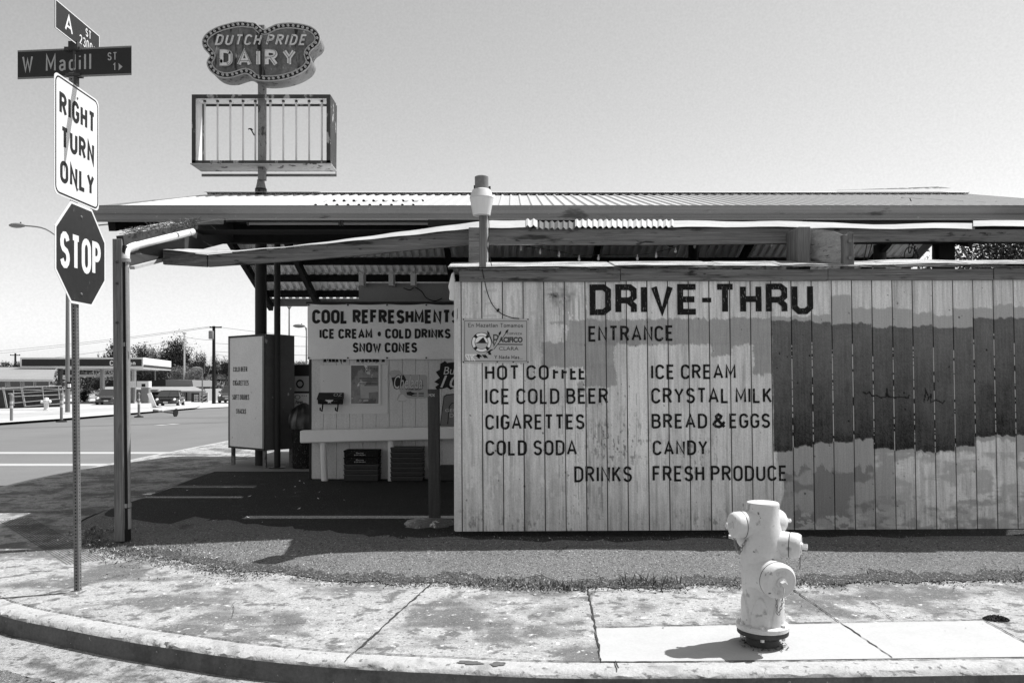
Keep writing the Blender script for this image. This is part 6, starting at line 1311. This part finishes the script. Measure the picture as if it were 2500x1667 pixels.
MB().prism([q4(487, 958), q4(508, 958), q4(508, 985), q4(487, 985)], (0, .15, 0)).build('board', M_lightgrey, t); mb = MB(); [mb.ngon([q4(490, y, .02), q4(497.5, y+4.5, .02), q4(505, y, .02), q4(505, y+4.6, .02), q4(497.5, y+9, .02), q4(490, y+4.6, .02)]) for y in (964, 972)]; btext(mb, 'Chevron', 490, 505, 962.5, 959.5, q4, .02, bold=.03); mb.build('emblem', M_signdark, t, fix=False)
# houses on the hill
for i, (a, b, y0, y1, Y, lab) in enumerate(((105, 146, 899, 912, 150, 'small house with a pale wall on the hill left of the street lamp'), (203, 262, 913, 928, 130, 'house with a long pale roof on the hill right of the sign post'), (494, 515, 887, 899, 150, 'little white house among dark trees near the dark utility pole'), (212, 240, 902, 912, 170, 'tiny white house on the hill above the long roofed house'))):
    qh = plane_px(Y); t = thing('hill_house', lab, 'house', tuple(qh((a+b)/2, y1)), 'houses on the far hillside')
    MB().box(qh(a+3, 0).x, qh(b-3, 0).x, Y, Y+6, qh(0, y1+5).z, qh(0, (y0+y1)/2+1).z).build('wall', M_lightgrey, t); zr = qh(0, y0).z; ze = qh(0, (y0+y1)/2+1).z
    MB().add([(qh(a, 0).x, Y-.5, ze), (qh(b, 0).x, Y-.5, ze), (qh(b, 0).x, Y+6.5, ze), (qh(a, 0).x, Y+6.5, ze), (qh(a+2, 0).x, Y+3, zr), (qh(b-2, 0).x, Y+3, zr)], [(0, 1, 5, 4), (2, 3, 4, 5), (1, 2, 5), (3, 0, 4)]).build('roof', mat('house_roof', .3, .9, noise=((1, .1),)), t)
    MB().box(qh((a+b)/2, 0).x, qh((a+b)/2+5, 0).x, Y-.05, Y-.01, ze-.7, ze-.2).build('window', M_glass, t)
sheet_ = MB(); a, b = P(150, 918, 112), P(290, 916, 112); sheet_.bar(a, b, .1, .35); sheet_.build('guard_rail', M_lightgrey, label='pale guard rail along the raised road on the hillside', cat='guard rail')
# vehicles (nose towards -y before turning)
def vehicle(nm, lab, cat, loc, rz, L, Wd, H, hood, paint, glass=M_glass, suv=False, bright=False):
    t = thing(nm, lab, cat, loc)
    rot = Matrix.Rotation(rz, 4, 'Z'); base = Vector(loc); tr = lambda v: base+rot@Vector(v)
    def bt(mb, name, m, parent=None, **k): mb.v = [tuple(tr(v)) for v in mb.v]; return mb.build(name, m, parent or t, **k)
    hl = L/2; bz = H*.62 if not suv else H*.6
    # body: lofted cross sections along the length
    secs = [(-hl, .35, .28*H+.1, .78), (-hl+.12, .22, .5*H, .92), (-hl+hood*.6, .2, hood_z(H, suv)*.96, 1), (-hl+hood, .2, hood_z(H, suv), 1), (0, .2, bz, 1), (hl-.9, .2, bz, 1), (hl-.12, .26, bz*.97, .94), (hl, .4, bz*.8, .84)]
    mb = MB(); n = 10
    for y, z0, z1, w in secs:
        hw = Wd/2*w; mb.v += [(-hw*.9, y, z0), (-hw, y, z0+(z1-z0)*.25), (-hw, y, z0+(z1-z0)*.7), (-hw*.9, y, z1-.03), (-hw*.6, y, z1), (hw*.6, y, z1), (hw*.9, y, z1-.03), (hw, y, z0+(z1-z0)*.7), (hw, y, z0+(z1-z0)*.25), (hw*.9, y, z0)]
    for i in range(len(secs)-1): mb.f += [(i*n+k, i*n+(k+1) % n, (i+1)*n+(k+1) % n, (i+1)*n+k) for k in range(n)]
    mb.f += [tuple(range(n)), tuple(range((len(secs)-1)*n+n-1, (len(secs)-1)*n-1, -1))]; bt(mb, 'body', paint, smooth=True)
    y0, y1 = -hl+hood-.1, (hl-.25 if suv else hl-.75); t0, t1 = y0+.75, (y1-.25 if suv else y1-.75); w0, w1 = Wd*.46, Wd*.36
    g_ = MB(); g_.add([(-w0, y0, bz-.04), (w0, y0, bz-.04), (w0, y1, bz-.04), (-w0, y1, bz-.04), (-w1, t0, H-.05), (w1, t0, H-.05), (w1, t1, H-.05), (-w1, t1, H-.05)], [(0, 1, 5, 4), (1, 2, 6, 5), (2, 3, 7, 6), (3, 0, 4, 7), (4, 5, 6, 7)]); bt(g_, 'windows', glass)
    r_ = MB(); r_.add([(-w1-.02, t0-.03, H-.05), (w1+.02, t0-.03, H-.05), (w1+.02, t1+.03, H-.05), (-w1-.02, t1+.03, H-.05), (-w1*.8, t0+.1, H), (w1*.8, t0+.1, H), (w1*.8, t1-.1, H), (-w1*.8, t1-.1, H)], [(0, 1, 5, 4), (1, 2, 6, 5), (2, 3, 7, 6), (3, 0, 4, 7), (4, 5, 6, 7)])
    for sx in (-1, 1):
        for a_, b_ in (((w0*sx, y0, bz-.04), (w1*sx, t0, H-.04)), ((w0*sx, y1, bz-.04), (w1*sx, t1, H-.04)), ((w0*sx*1.01, (y0+y1)/2+.1, bz-.04), (w1*sx*1.01, (t0+t1)/2+.1, H-.04))): r_.bar(a_, b_, .07, .07)
    bt(r_, 'roof', paint)
    for sx in (-1, 1):
        for y in (-hl+.85, hl-.95):
            k_ = MB(); k_.lathe([(.3, -.1), (.33, -.08), (.33, .08), (.3, .1)], (sx*(Wd/2-.1), y, .33), (sx, 0, 0), 20); wh = bt(k_, 'wheel', M_tyre, smooth=True)
            k_ = MB(); k_.lathe([(.22, .095), (.21, .115), (.08, .105), (0, .11)], (sx*(Wd/2-.1), y, .33), (sx, 0, 0), 16); bt(k_, 'rim', M_rim, wh, smooth=True)
        k_ = MB(); k_.lathe([(.0, -.1), (.06, -.05), (.08, .0), (.06, .03), (0, .04)], (sx*Wd*.36, -hl+.07, H*.44), (0, -1, .4), 14, mod=lambda a, h: 1.15+.35*abs(cos(a))); bt(k_, 'headlight', M_lamp, smooth=True)
        k_ = MB(); k_.cbox((sx*(Wd/2+.08), y0+.45, bz+.05), .18, .1, .13); bt(k_, 'mirror', paint)
    k_ = MB(); k_.cbox((0, -hl+.02, H*.40), Wd*.42, .12, .14); bt(k_, 'grille', M_ink if not bright else M_rim); k_ = MB(); k_.cbox((0, -hl-.02, H*.27), .34, .06, .13); bt(k_, 'number_plate', M_lightgrey)
    return t
def hood_z(H, suv): return H*.55 if not suv else H*.58
zg = -.1; sd = lambda px_, py: ((CZ-zg)*F/(py-HY))
Y = sd(396, 992); vehicle('sedan', 'dark rounded sedan facing the street in front of the station store', 'car', ((400-CX)*Y/F, Y+1.2, zg), R(14), 4.3, 1.75, 1.28, 1.25, M_car)
Y = sd(240, 988); vehicle('pickup_truck', 'charcoal pickup parked half behind the awning post', 'truck', ((246-CX)*Y/F, Y+1.5, zg), R(20), 4.7, 1.75, 1.32, 1.35, M_car2, suv=True)
Y = sd(548, 984); vehicle('jeep', 'pale-nosed off-road car peeping out left of the box sign', 'car', ((552-CX)*Y/F, Y+1.5, zg), R(8), 4.3, 1.85, 1.65, 1.3, M_car2, suv=True, bright=True)
pv = P(548, 929, 112); vehicle('van', 'light van parked up on the embankment behind the dark utility pole', 'car', (pv.x, 112, pv.z), R(80), 4.6, 1.8, 1.6, 1.0, M_carlight, suv=True)
pv = P(126, 930, 100); vehicle('distant_car', 'white car passing on the raised road above the left fence', 'car', (pv.x, 100, pv.z), R(85), 3.6, 1.7, 1.15, 1.0, M_carlight)
